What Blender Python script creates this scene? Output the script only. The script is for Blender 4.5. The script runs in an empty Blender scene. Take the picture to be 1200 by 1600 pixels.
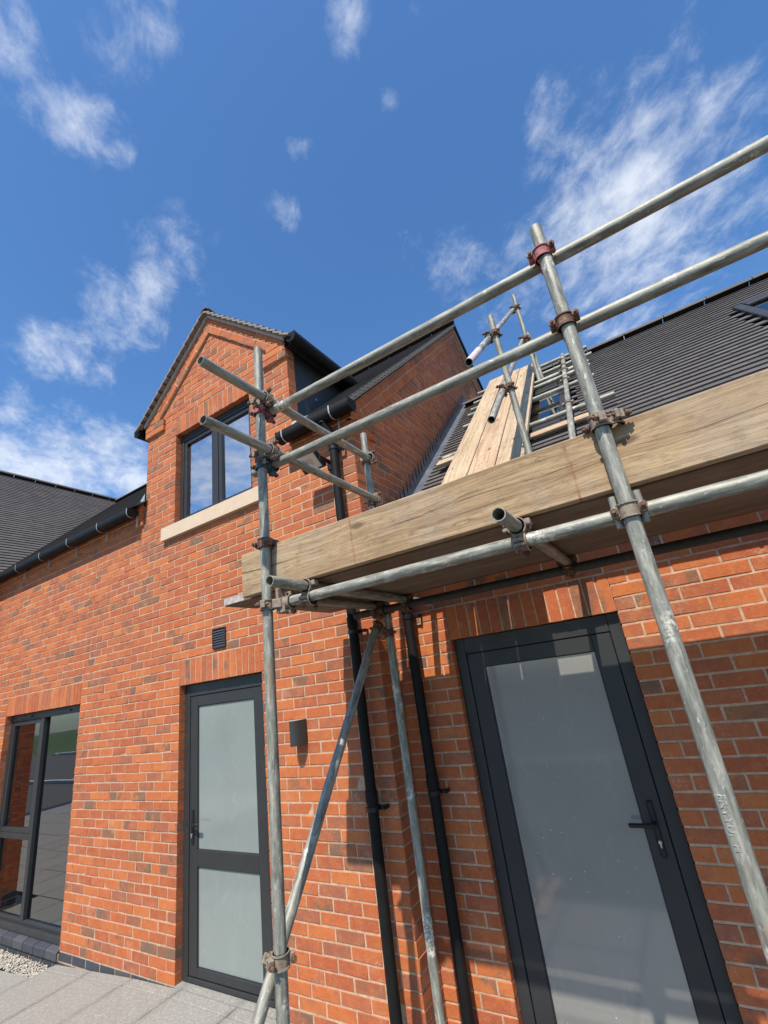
import bpy, math, random
from mathutils import Matrix, Vector
random.seed(7)
R = math.radians
sc = bpy.context.scene
COL = sc.collection
# ------------------------------------------------------------------ camera
CAM = Vector((3.8832, -2.716, 1.9313))
YAW, PITCH, ROLL = -0.5154, 0.3448, -0.1434
_f = Vector((math.sin(YAW)*math.cos(PITCH), math.cos(YAW)*math.cos(PITCH), math.sin(PITCH)))
_r = Vector((math.cos(YAW), -math.sin(YAW), 0)); _u = _r.cross(_f)
CR = _r*math.cos(ROLL)+_u*math.sin(ROLL); CU = _u*math.cos(ROLL)-_r*math.sin(ROLL); CF = _f
FPX = 710.84
cam = bpy.data.cameras.new('camera'); camo = bpy.data.objects.new('camera', cam); COL.objects.link(camo)
camo.matrix_world = Matrix(((CR.x, CU.x, -CF.x, CAM.x), (CR.y, CU.y, -CF.y, CAM.y), (CR.z, CU.z, -CF.z, CAM.z), (0, 0, 0, 1)))
cam.sensor_fit = 'VERTICAL'; cam.sensor_height = 36; cam.lens = FPX/1600*36
cam.clip_start = 0.02; cam.clip_end = 2000
sc.camera = camo
# ------------------------------------------------------------------ sun and sky
SUN = Vector((0.16, -1.0, 1.45)).normalized()            # direction towards the sun
SUN_EL = math.asin(SUN.z); SUN_AZ = math.atan2(SUN.x, SUN.y)
sl = bpy.data.lights.new('sun', 'SUN'); sl.energy = 4.9; sl.angle = R(0.55); sl.color = (1.0, 0.93, 0.82)
so = bpy.data.objects.new('sun', sl); COL.objects.link(so); so.location = (0, -20, 30)
so.rotation_euler = (-SUN).to_track_quat('-Z', 'Y').to_euler()
sc.view_settings.view_transform = 'Standard'; sc.view_settings.look = 'None'
sc.view_settings.gamma = 1; sc.view_settings.use_curve_mapping = False
sc.view_settings.exposure = 0.32

def ray(u, v):
    return (CF + CR*((u-600)/FPX) - CU*((v-800)/FPX)).normalized()

class NT:
    """small helper to write node trees"""
    def __init__(s, tree):
        s.t = tree; s.n = tree.nodes; s.l = tree.links
    def add(s, typ, **kw):
        n = s.n.new(typ)
        for k, v in kw.items():
            if k.startswith('i_'):
                key = k[2:]
                key = int(key) if key.isdigit() else key.replace('_', ' ')
                s.set(n.inputs[key], v)
            else: setattr(n, k, v)
        return n
    def set(s, sock, v):
        if isinstance(v, bpy.types.NodeSocket): s.l.new(v, sock)
        else: sock.default_value = v
    def math(s, op, a, b=0.0, c=0.0, clamp=False):
        n = s.n.new('ShaderNodeMath'); n.operation = op; n.use_clamp = clamp
        s.set(n.inputs[0], a); s.set(n.inputs[1], b); s.set(n.inputs[2], c); return n.outputs[0]
    def vmath(s, op, a, b=(0, 0, 0)):
        n = s.n.new('ShaderNodeVectorMath'); n.operation = op
        s.set(n.inputs[0], a)
        if op == 'SCALE': s.set(n.inputs['Scale'], b)
        else: s.set(n.inputs[1], b)
        return n.outputs['Value'] if op in ('DOT_PRODUCT', 'LENGTH', 'DISTANCE') else n.outputs[0]
    def noise(s, vec, scale, detail=3, rough=.55, dist=0.0):
        n = s.add('ShaderNodeTexNoise'); s.set(n.inputs['Vector'], vec)
        n.inputs['Scale'].default_value = scale; n.inputs['Detail'].default_value = detail
        n.inputs['Roughness'].default_value = rough; n.inputs['Distortion'].default_value = dist
        return n.outputs['Fac']
    def map(s, v, a, b, c=0.0, d=1.0, smooth=False):
        n = s.add('ShaderNodeMapRange'); s.set(n.inputs[0], v)
        if smooth: n.interpolation_type = 'SMOOTHSTEP'
        for i, x in enumerate((a, b, c, d)): s.set(n.inputs[1+i], x)
        return n.outputs[0]
    def mix(s, fac, a, b, mode='MIX'):
        n = s.add('ShaderNodeMix', data_type='RGBA', blend_type=mode)
        s.set(n.inputs[0], fac); s.set(n.inputs[6], a if not isinstance(a, tuple) else (*a, 1)[:4])
        s.set(n.inputs[7], b if not isinstance(b, tuple) else (*b, 1)[:4]); return n.outputs[2]
    def ramp(s, fac, stops, interp='LINEAR'):
        n = s.add('ShaderNodeValToRGB'); cr = n.color_ramp; cr.interpolation = interp
        while len(cr.elements) < len(stops): cr.elements.new(0.5)
        for e, (p, c) in zip(cr.elements, stops): e.position = p; e.color = (*c, 1)
        s.set(n.inputs[0], fac); return n.outputs[0]
    def bump(s, h, strength=.3, dist=.002, normal=None):
        n = s.add('ShaderNodeBump'); n.inputs['Strength'].default_value = strength; n.inputs['Distance'].default_value = dist
        s.set(n.inputs['Height'], h)
        if normal is not None: s.set(n.inputs['Normal'], normal)
        return n.outputs[0]

w = bpy.data.worlds.new('World'); sc.world = w; w.use_nodes = True
T = NT(w.node_tree); T.n.clear()
sky = T.add('ShaderNodeTexSky', sky_type='NISHITA', sun_disc=False, sun_elevation=SUN_EL, sun_rotation=SUN_AZ)
sky.altitude = 200; sky.air_density = 1.2; sky.dust_density = 0.7; sky.ozone_density = 2.0
dirv = T.add('ShaderNodeTexCoord').outputs['Generated']
sep = T.add('ShaderNodeSeparateXYZ'); T.set(sep.inputs[0], dirv)
zc = T.math('ADD', T.math('MAXIMUM', sep.outputs[2], 0.0), 0.28)
cmb = T.add('ShaderNodeCombineXYZ'); T.set(cmb.inputs[0], T.math('DIVIDE', sep.outputs[0], zc)); T.set(cmb.inputs[1], T.math('DIVIDE', sep.outputs[1], zc))
P2 = cmb.outputs[0]
rot_ = T.add('ShaderNodeVectorRotate', rotation_type='Z_AXIS'); T.set(rot_.inputs['Vector'], P2); rot_.inputs['Angle'].default_value = .7
P3 = T.vmath('MULTIPLY', rot_.outputs[0], (1.0, 1.25, 1.0))
n1 = T.noise(P3, 4.4, 9, .62, .3); n2 = T.noise(P2, 1.1, 3, .5, .2); n3 = T.noise(P3, 16.0, 8, .66, .3)
fine = T.math('ADD', T.math('MULTIPLY', n1, .55), T.math('MULTIPLY', n3, .45))
# cloud banks: anywhere by low-frequency noise, plus the banks seen over the roofs and in the upper window
base = T.map(n2, .50, .72, 0, .80, True)
banks = [(1010, 330, .38, .98), (900, 400, .30, .86), (820, 420, .26, .74), (1130, 300, .26, .8), (730, 420, .18, .72), (245, 435, .17, .84), (200, 485, .17, .82), (285, 390, .12, .74),
         (90, 545, .15, .84), (150, 580, .10, .65), (80, 745, .26, 1.15), (160, 730, .18, 1.0), (0, 725, .22, 1.1), (200, 745, .14, 1.0), (10, 70, .15, .86), (60, 130, .14, .76), (115, 180, .14, .80), (225, 20, .16, .86), (150, 60, .16, .68),
         (535, 30, .09, .64), (538, 75, .06, .68), (610, 150, .05, .66), (848, 185, .10, .72), (470, 232, .06, .62), (452, 335, .09, .64), (650, 20, .07, .6), (180, 235, .06, .7), (960, 520, .18, .85), (40, 640, .12, .65)]
tot = T.math('MULTIPLY', base, T.map(T.vmath('DOT_PRODUCT', dirv, tuple(CF)), .45, .80, 1, .25))
dirs = [(ray(u, v), r, a) for (u, v, r, a) in banks]
for (u, v, r, a) in ((335, 740, .30, .95), (395, 720, .22, 1.0), (310, 650, .16, .7)):
    d = ray(u, v); dirs.append((Vector((d.x, -d.y, d.z)), r, a))
for (d, r, a) in dirs:
    tot = T.math('MAXIMUM', tot, T.map(T.vmath('DISTANCE', dirv, tuple(d)), 0.0, r, a, 0.0, True))
cover = T.math('SUBTRACT', .77, T.math('MULTIPLY', tot, .38))
cloud = T.map(fine, T.math('SUBTRACT', cover, .10), T.math('ADD', cover, .27), 0, .78, True)
cloud = T.math('MAXIMUM', cloud, T.math('MULTIPLY', T.map(tot, .72, 1.1, 0, .22, True), T.map(n1, .3, .6, .2, 1)))
hz = T.map(sep.outputs[2], -.02, .35, 1, 0)
tint = T.add('ShaderNodeHueSaturation'); tint.inputs['Saturation'].default_value = 1.06; T.set(tint.inputs['Color'], T.mix(1.0, sky.outputs[0], (.77, 1.0, 1.24), 'MULTIPLY'))
skyc = T.mix(cloud, tint.outputs[0], (6.4, 6.7, 7.2))
bg = T.add('ShaderNodeBackground'); T.set(bg.inputs[0], skyc); bg.inputs[1].default_value = 0.124
wo = T.add('ShaderNodeOutputWorld'); T.l.new(bg.outputs[0], wo.inputs[0])

# ------------------------------------------------------------------ materials
def mat(name):
    m = bpy.data.materials.new(name); m.use_nodes = True
    t = NT(m.node_tree); b = m.node_tree.nodes['Principled BSDF']
    return m, t, b
def rnd_node(t):
    a = t.add('ShaderNodeObjectInfo').outputs['Random']; b = t.add('ShaderNodeNewGeometry').outputs['Random Per Island']
    return t.math('FRACT', t.math('ADD', a, t.math('MULTIPLY', b, 1.0)))
def pos_node(t): return t.add('ShaderNodeNewGeometry').outputs['Position']
def obj_node(t): return t.add('ShaderNodeTexCoord').outputs['Object']
def rnd2(t, r, k): return t.math('FRACT', t.math('MULTIPLY', r, k))

def m_brick():
    m, t, b = mat('brick'); r = rnd_node(t); p = pos_node(t)
    col = t.ramp(r, [(0, (.445, .108, .030)), (.12, (.39, .090, .028)), (.25, (.49, .128, .033)), (.38, (.425, .102, .030)), (.5, (.37, .090, .034)), (.6, (.465, .118, .031)),
                     (.70, (.40, .108, .042)), (.80, (.31, .098, .048)), (.88, (.51, .142, .037)), (.97, (.22, .10, .052))], 'CONSTANT')
    pr = t.vmath('ADD', p, t.vmath('SCALE', (13.1, 7.7, 5.3), r))
    mot = t.noise(pr, 16, 4, .6)
    col = t.mix(t.map(mot, .42, .70, 0, .45), col, (.55, .172, .048))
    col = t.mix(t.map(t.noise(pr, 11, 4, .6), .5, .72, 0, .45), col, (.28, .085, .05))
    r3 = rnd2(t, r, 37.7)
    sm = t.math('MULTIPLY', t.map(t.noise(pr, 7.5, 3, .6), .46, .60, 0, 1, True), t.map(r3, .76, .92, 0, .8))
    col = t.mix(sm, col, (.13, .095, .062))
    pit = t.map(t.noise(p, 170, 2, .5), .66, .72, 0, 1)
    col = t.mix(t.math('MULTIPLY', pit, .55), col, (.10, .04, .03))
    dust = t.map(t.noise(p, 60, 4, .7), .5, .8, 0, .2); col = t.mix(dust, col, (.62, .42, .30))
    col = t.mix(t.math('MULTIPLY', t.map(t.noise(p, 4.5, 5, .7), .56, .70, 0, 1, True), t.map(t.noise(p, 75, 4, .7), .42, .62, 0, .45)), col, (.62, .45, .32))
    t.set(b.inputs['Base Color'], col); b.inputs['Roughness'].default_value = .88
    h = t.math('SUBTRACT', t.noise(p, 95, 5, .65), t.math('MULTIPLY', pit, .5))
    t.set(b.inputs['Normal'], t.bump(h, .55, .004))
    return m
def m_blue():
    m, t, b = mat('blue_brick'); r = rnd_node(t); p = pos_node(t)
    col = t.ramp(r, [(0, (.050, .054, .064)), (.35, (.064, .066, .074)), (.7, (.042, .045, .055)), (.9, (.08, .068, .066))], 'CONSTANT')
    col = t.mix(t.map(t.noise(p, 30, 4, .6), .5, .8, 0, .3), col, (.14, .13, .13))
    t.set(b.inputs['Base Color'], col); b.inputs['Roughness'].default_value = .55
    t.set(b.inputs['Normal'], t.bump(t.noise(p, 80, 3), .25, .002)); return m
def m_mortar():
    m, t, b = mat('mortar'); p = pos_node(t)
    col = t.ramp(t.noise(p, 22, 5, .65), [(.3, (.36, .225, .135)), (.5, (.50, .325, .205)), (.7, (.62, .43, .29))])
    col = t.mix(t.map(t.noise(p, 2.1, 3, .6), .55, .78, 0, .35), col, (.48, .33, .24))
    t.set(b.inputs['Base Color'], col); b.inputs['Roughness'].default_value = .95
    t.set(b.inputs['Normal'], t.bump(t.noise(p, 160, 4, .7), .6, .004)); return m
def m_tile():
    m, t, b = mat('roof_tile'); r = rnd_node(t); p = pos_node(t)
    col = t.ramp(r, [(0, (.088, .076, .070)), (.3, (.097, .084, .077)), (.6, (.079, .069, .063)), (.85, (.106, .092, .084))], 'CONSTANT')
    col = t.mix(t.map(t.noise(p, 5, 4, .6), .45, .8, 0, .35), col, (.10, .095, .095))
    t.set(b.inputs['Base Color'], col); b.inputs['Roughness'].default_value = .78
    t.set(b.inputs['Normal'], t.bump(t.noise(p, 120, 3), .25, .002)); return m
def m_simple(name, col, rough=.5, metal=0.0, n_scale=0, n_amt=.15, n_col=(.5, .5, .5), bump=0, bscale=80, spec=.5, objc=False):
    m, t, b = mat(name); c = (*col, 1)
    p = obj_node(t) if objc else pos_node(t)
    if n_scale:
        c = t.mix(t.map(t.noise(p, n_scale, 5, .62), .42, .75, 0, n_amt), col, n_col)
        t.set(b.inputs['Roughness'], t.map(t.noise(p, n_scale*1.7, 3), .3, .7, max(.02, rough-.07), rough+.09))
    else: b.inputs['Roughness'].default_value = rough
    t.set(b.inputs['Base Color'], c); b.inputs['Metallic'].default_value = metal
    b.inputs['Specular IOR Level'].default_value = spec
    if bump: t.set(b.inputs['Normal'], t.bump(t.noise(p, bscale, 3), bump, .002))
    return m
def m_steel():
    m, t, b = mat('galvanised_steel'); o = obj_node(t); oi = t.add('ShaderNodeObjectInfo').outputs['Random']
    o = t.vmath('ADD', o, t.vmath('SCALE', (3.1, 5.7, 11.9), oi))
    st = t.vmath('MULTIPLY', o, (1.0, 1.0, .16))
    a = t.noise(st, 60, 5, .65); bb = t.noise(o, 9, 4, .6); c2 = t.noise(t.vmath('MULTIPLY', o, (1, 1, .3)), 130, 3, .6)
    col = t.ramp(a, [(.30, (.115, .112, .092)), (.46, (.215, .21, .172)), (.58, (.32, .31, .25)), (.72, (.47, .445, .36))])
    col = t.mix(t.map(bb, .52, .70, 0, .55), col, (.30, .29, .25))
    col = t.mix(t.map(c2, .62, .70, 0, .75), col, (.58, .57, .51))
    spl = t.math('MULTIPLY', t.map(t.noise(o, 5.0, 3, .5), .60, .66, 0, 1, True), t.map(t.noise(o, 70, 4, .7), .44, .56, 0, .9, True))
    col = t.mix(spl, col, (.66, .61, .52))
    rust = t.math('MULTIPLY', t.map(t.noise(t.vmath('MULTIPLY', o, (1, 1, .35)), 13, 4, .6), .60, .72, 0, .55), 1)
    col = t.mix(rust, col, (.25, .14, .075))
    t.set(b.inputs['Base Color'], col); t.set(b.inputs['Metallic'], t.map(t.math('ADD', spl, rust), 0, .5, .16, .04))
    t.set(b.inputs['Roughness'], t.map(a, .3, .7, .44, .64)); b.inputs['Specular IOR Level'].default_value = .4
    t.set(b.inputs['Normal'], t.bump(t.noise(o, 110, 4, .6), .22, .002)); return m
def m_rust(name, c1, c2):
    m, t, b = mat(name); p = pos_node(t)
    col = t.ramp(t.noise(p, 55, 5, .65), [(.32, c1), (.55, c2), (.7, (.30, .22, .16))])
    t.set(b.inputs['Base Color'], col); b.inputs['Roughness'].default_value = .75; b.inputs['Metallic'].default_value = .15
    t.set(b.inputs['Normal'], t.bump(t.noise(p, 160, 3), .5, .003)); return m
def m_wood(name, tones, stains=(), crack=True, grey=.25):
    """sawn softwood; the board's length runs along local X"""
    m, t, b = mat(name); o0 = obj_node(t); oi = t.add('ShaderNodeObjectInfo').outputs['Random']
    o = t.vmath('ADD', o0, t.vmath('SCALE', (17.0, 3.0, 5.0), oi))
    warp = t.noise(t.vmath('MULTIPLY', o, (1.2, 6, 6)), 1.0, 3, .5)
    wv = t.add('ShaderNodeCombineXYZ'); 
    for i in range(1, 3): t.set(wv.inputs[i], t.math('MULTIPLY', warp, .09))
    q = t.vmath('ADD', o, wv.outputs[0])
    g1 = t.noise(t.vmath('MULTIPLY', q, (.9, 46, 46)), 1.0, 4, .6)
    g2 = t.noise(t.vmath('MULTIPLY', q, (5, 210, 210)), 1.0, 3, .6)
    big = t.noise(t.vmath('MULTIPLY', o, (1.4, 5, 5)), 1.0, 4, .6)
    col = t.ramp(t.math('ADD', t.math('MULTIPLY', g1, .65), t.math('MULTIPLY', big, .35)), [(.30, tones[0]), (.46, tones[1]), (.60, tones[2])])
    col = t.mix(t.map(g2, .52, .72, 0, .45), col, tuple(x*.45 for x in tones[0]))
    col = t.mix(t.map(t.noise(o, 2.2, 4, .65), .48, .72, 0, grey), col, (.34, .32, .29))
    col = t.mix(t.map(t.noise(t.vmath('MULTIPLY', o, (.5, 1, 1)), 42, 5, .75), .50, .72, 0, .62), col, (.17, .112, .062))
    col = t.mix(t.map(t.noise(t.vmath('MULTIPLY', o, (1, 1.6, 1.6)), 11, 5, .7), .58, .76, 0, .45), col, (.22, .155, .10))
    # knots
    vo = t.add('ShaderNodeTexVoronoi'); vo.inputs['Scale'].default_value = 1.0
    t.set(vo.inputs['Vector'], t.vmath('MULTIPLY', o, (2.8, 7.2, 7.2)))
    kd = t.math('ADD', vo.outputs['Distance'], t.math('MULTIPLY', t.noise(o, 40, 2), .05))
    col = t.mix(t.map(kd, .10, .16, .85, 0), col, (.13, .075, .04))
    h = t.math('ADD', t.math('MULTIPLY', g1, .8), t.math('MULTIPLY', g2, .5))
    sx = t.add('ShaderNodeSeparateXYZ'); t.set(sx.inputs[0], o0)
    if crack:
        cz = t.math('ABSOLUTE', t.math('SUBTRACT', sx.outputs[2], t.math('ADD', t.math('MULTIPLY', t.noise(t.vmath('MULTIPLY', o, (1.1, 0, 0)), 1.0, 3), .12), -.052)))
        cw = t.map(t.noise(t.vmath('MULTIPLY', o, (1.7, 0, 0)), 1.0, 2), .40, .62, -.0006, .0026)
        cm = t.math('MULTIPLY', t.math('LESS_THAN', cz, cw), .9)
        col = t.mix(cm, col, (.05, .03, .018)); h = t.math('SUBTRACT', h, t.math('MULTIPLY', cm, 2))
    fk = t.math('LESS_THAN', t.math('ABSOLUTE', t.math('SUBTRACT', t.noise(t.vmath('MULTIPLY', q, (.45, 13, 13)), 1.0, 2), .5)), t.map(t.noise(o, 2.0, 3), .46, .62, -.001, .005))
    col = t.mix(t.math('MULTIPLY', fk, .5), col, (.09, .06, .035)); h = t.math('SUBTRACT', h, t.math('MULTIPLY', fk, 1.2))
    for s in stains:
        dx = t.math('ABSOLUTE', t.math('SUBTRACT', sx.outputs[0], t.math('ADD', s, t.math('MULTIPLY', t.math('SUBTRACT', t.noise(o, 14, 3), .5), .02))))
        col = t.mix(t.math('MULTIPLY', t.map(dx, .002, .007, .8, 0), t.map(t.noise(o, 50, 3), .38, .6, .2, 1)), col, (.25, .085, .03))
    t.set(b.inputs['Base Color'], col); b.inputs['Roughness'].default_value = .85
    t.set(b.inputs['Normal'], t.bump(h, .6, .005)); return m
def m_glass(name, ior=1.75, tint=(.80, .88, .86)):
    m = bpy.data.materials.new(name); m.use_nodes = True; t = NT(m.node_tree); t.n.clear()
    g = t.add('ShaderNodeBsdfGlossy'); g.inputs['Roughness'].default_value = .012; g.inputs['Color'].default_value = (.95, .97, 1, 1)
    tr = t.add('ShaderNodeBsdfTransparent'); tr.inputs['Color'].default_value = (*tint, 1)
    fr = t.add('ShaderNodeFresnel'); fr.inputs['IOR'].default_value = ior
    t.set(fr.inputs['Normal'], t.bump(t.noise(pos_node(t), 2.2, 2), .04, .01)); t.l.new(fr.inputs['Normal'].links[0].from_socket, g.inputs['Normal'])
    mx = t.add('ShaderNodeMixShader'); t.l.new(fr.outputs[0], mx.inputs[0]); t.l.new(tr.outputs[0], mx.inputs[1]); t.l.new(g.outputs[0], mx.inputs[2])
    o = t.add('ShaderNodeOutputMaterial'); t.l.new(mx.outputs[0], o.inputs[0]); return m
def m_frost(name, col, ior=1.8):
    m, t, b = mat(name); p = pos_node(t)
    c = t.mix(t.map(t.noise(p, 3, 4, .6), .4, .75, 0, .25), col, tuple(x*1.25 for x in col))
    c = t.mix(t.math('MULTIPLY', t.map(t.noise(p, 38, 5, .7), .66, .78, 0, 1), .18), c, (.8, .82, .8))
    wp = t.vmath('MULTIPLY', t.vmath('ADD', p, t.vmath('SCALE', (1, 0, 1), t.math('MULTIPLY', t.noise(p, 2.5, 3), .35))), (9, 1, 2.2))
    c = t.mix(t.map(t.noise(wp, 2.4, 5, .7, .8), .56, .70, 0, .09), c, (.62, .66, .64))
    c = t.mix(t.math('MULTIPLY', t.map(t.noise(p, 1.3, 3, .6), .45, .7, 0, .25), 1), c, tuple(x*.62 for x in col))
    vs_ = t.add('ShaderNodeTexVoronoi'); vs_.inputs['Scale'].default_value = 15; t.set(vs_.inputs['Vector'], p)
    c = t.mix(t.map(vs_.outputs['Distance'], .035, .06, .7, 0), c, (.66, .68, .66))
    t.set(b.inputs['Base Color'], c); b.inputs['Roughness'].default_value = .5; b.inputs['Specular IOR Level'].default_value = .3
    b.inputs['Coat Weight'].default_value = 1; b.inputs['Coat Roughness'].default_value = .09; b.inputs['Coat IOR'].default_value = ior
    return m
def m_slab():
    m, t, b = mat('paving_slab'); p = pos_node(t); r = rnd_node(t)
    col = t.ramp(t.noise(p, 170, 4, .75), [(.3, (.135, .131, .115)), (.5, (.25, .244, .215)), (.68, (.41, .40, .355))])
    col = t.mix(t.map(t.noise(p, 3.5, 5, .7), .42, .68, 0, .55), col, (.27, .25, .225))
    col = t.mix(t.map(t.noise(p, 48, 5, .75), .50, .66, 0, .55), col, (.50, .475, .43))
    col = t.mix(t.map(t.noise(p, 70, 4, .75), .54, .68, 0, .60), col, (.14, .13, .115))
    sp = t.add('ShaderNodeSeparateXYZ'); t.set(sp.inputs[0], p)
    jx = t.math('ABSOLUTE', t.math('SUBTRACT', t.math('FRACT', t.math('DIVIDE', t.math('SUBTRACT', sp.outputs[0], .08), .6)), .5))
    col = t.mix(t.math('MULTIPLY', t.map(jx, .40, .5, 0, .55), t.map(t.noise(p, 9, 4, .7), .35, .6, .1, 1)), col, (.12, .11, .095))
    col = t.mix(t.map(r, 0, 1, 0, .3), col, (.22, .21, .19))
    t.set(b.inputs['Base Color'], col); b.inputs['Roughness'].default_value = .9
    t.set(b.inputs['Normal'], t.bump(t.noise(p, 190, 4, .7), .5, .003)); return m
MT = dict(brick=m_brick(), shade_steel=m_simple('shade_darkened_steel', (.030, .027, .022), .6, 0, 30, .6, (.07, .06, .045), .2, 90, objc=True), blue=m_blue(), mortar=m_mortar(), tile=m_tile(), steel=m_steel(),
    rust=m_rust('rusty_iron', (.09, .045, .028), (.17, .085, .05)), rust2=m_rust('dull_coupler_iron', (.16, .12, .085), (.30, .24, .18)), red=m_rust('red_painted_iron', (.22, .055, .06), (.36, .12, .13)), bluep=m_rust('blue_painted_iron', (.03, .07, .10), (.07, .12, .15)),
    wood=m_wood('weathered_board', ((.085, .055, .032), (.145, .097, .06), (.20, .14, .09)), crack=False),
    toe=m_wood('toe_board_wood', ((.165, .10, .05), (.33, .21, .108), (.46, .315, .172)), stains=(-1.30, -.36, .77), grey=.42),
    wood2=m_wood('roof_board_wood', ((.25, .17, .10), (.42, .30, .18), (.54, .41, .265)), crack=False, grey=.3),
    wood3=m_wood('pink_board_wood', ((.27, .165, .095), (.43, .285, .17), (.53, .38, .245)), crack=False, grey=.25),
    lead=m_simple('lead', (.085, .095, .115), .55, .25, 9, .5, (.22, .24, .27), .3, 40),
    leadl=m_simple('weathered_lead', (.25, .30, .31), .6, .2, 14, .5, (.5, .52, .5), .2, 40),
    black=m_simple('black_plastic', (.009, .0085, .008), .58, 0, 12, .3, (.024, .022, .02), 0, spec=.18),
    panel=m_simple('grey_cladding', (.045, .045, .046), .45, 0, 6, .4, (.08, .08, .08), .1, 30),
    frame=m_simple('anthracite_aluminium', (.030, .030, .030), .42, 0, 5, .25, (.05, .05, .05), .06, 300, spec=.4),
    handle=m_simple('black_handle', (.010, .010, .012), .35), chrome=m_simple('brass_cylinder', (.62, .58, .48), .3, .8),
    lamp=m_simple('lamp_body', (.040, .038, .036), .45, .1, 10, .2, (.07, .07, .07)),
    cream=m_simple('lamp_panel', (.70, .64, .52), .4), stone=m_simple('stone_sill', (.62, .47, .33), .85, 0, 10, .45, (.50, .37, .26), .2, 120),
    white=m_simple('bracket_white', (.42, .42, .39), .5, .2), vtile=m_simple('verge_tile_end', (.20, .18, .155), .85, 0, 40, .6, (.32, .29, .25), .4, 70), cement=m_simple('verge_mortar', (.48, .44, .38), .9, 0, 30, .5, (.3, .27, .23), .5, 60),
    room=m_simple('room_plaster', (.50, .49, .46), .9), floor=m_simple('room_floor', (.52, .50, .44), .6, 0, 4, .4, (.36, .35, .31)),
    blind=m_simple('roller_blind', (.74, .74, .72), .8), dark=m_simple('dark_trim', (.02, .02, .022), .6),
    glass=m_glass('window_glass', 3.0), skyglass=m_glass('upper_window_glass', 8.5, (.85, .9, .9)), rooflight=m_glass('rooflight_glass', 5.0, (.3, .34, .36)),
    frost=m_frost('frosted_glass_pale', (.225, .255, .232)), frost2=m_frost('frosted_glass_grey', (.215, .21, .19), 2.05),
    slab=m_slab(), pebble=m_simple('pebble', (.52, .47, .38), .8, 0, 55, .9, (.28, .25, .20)), yard=m_simple('yard_gravel', (.080, .075, .066), .95, 0, 60, .8, (.15, .138, .12), .4, 90),
    grass=m_simple('grass', (.055, .10, .025), .9, 0, 8, .7, (.10, .13, .035), .5, 40), kerb=m_simple('kerb_concrete', (.62, .60, .55), .9, 0, 20, .4, (.34, .33, .31)),
    tape=m_simple('painted_band', (.34, .30, .25), .7, 0, 42, .95, (.62, .50, .52)), pinkt=m_simple('pink_sprayed_steel', (.66, .58, .60), .5, .1, 45, .9, (.50, .24, .26), .2, 100, objc=True),
    stamp=m_simple('stamped_letters', (.36, .365, .325), .5, .1), wall=m_simple('dark_core', (.10, .09, .08), .9))

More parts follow.
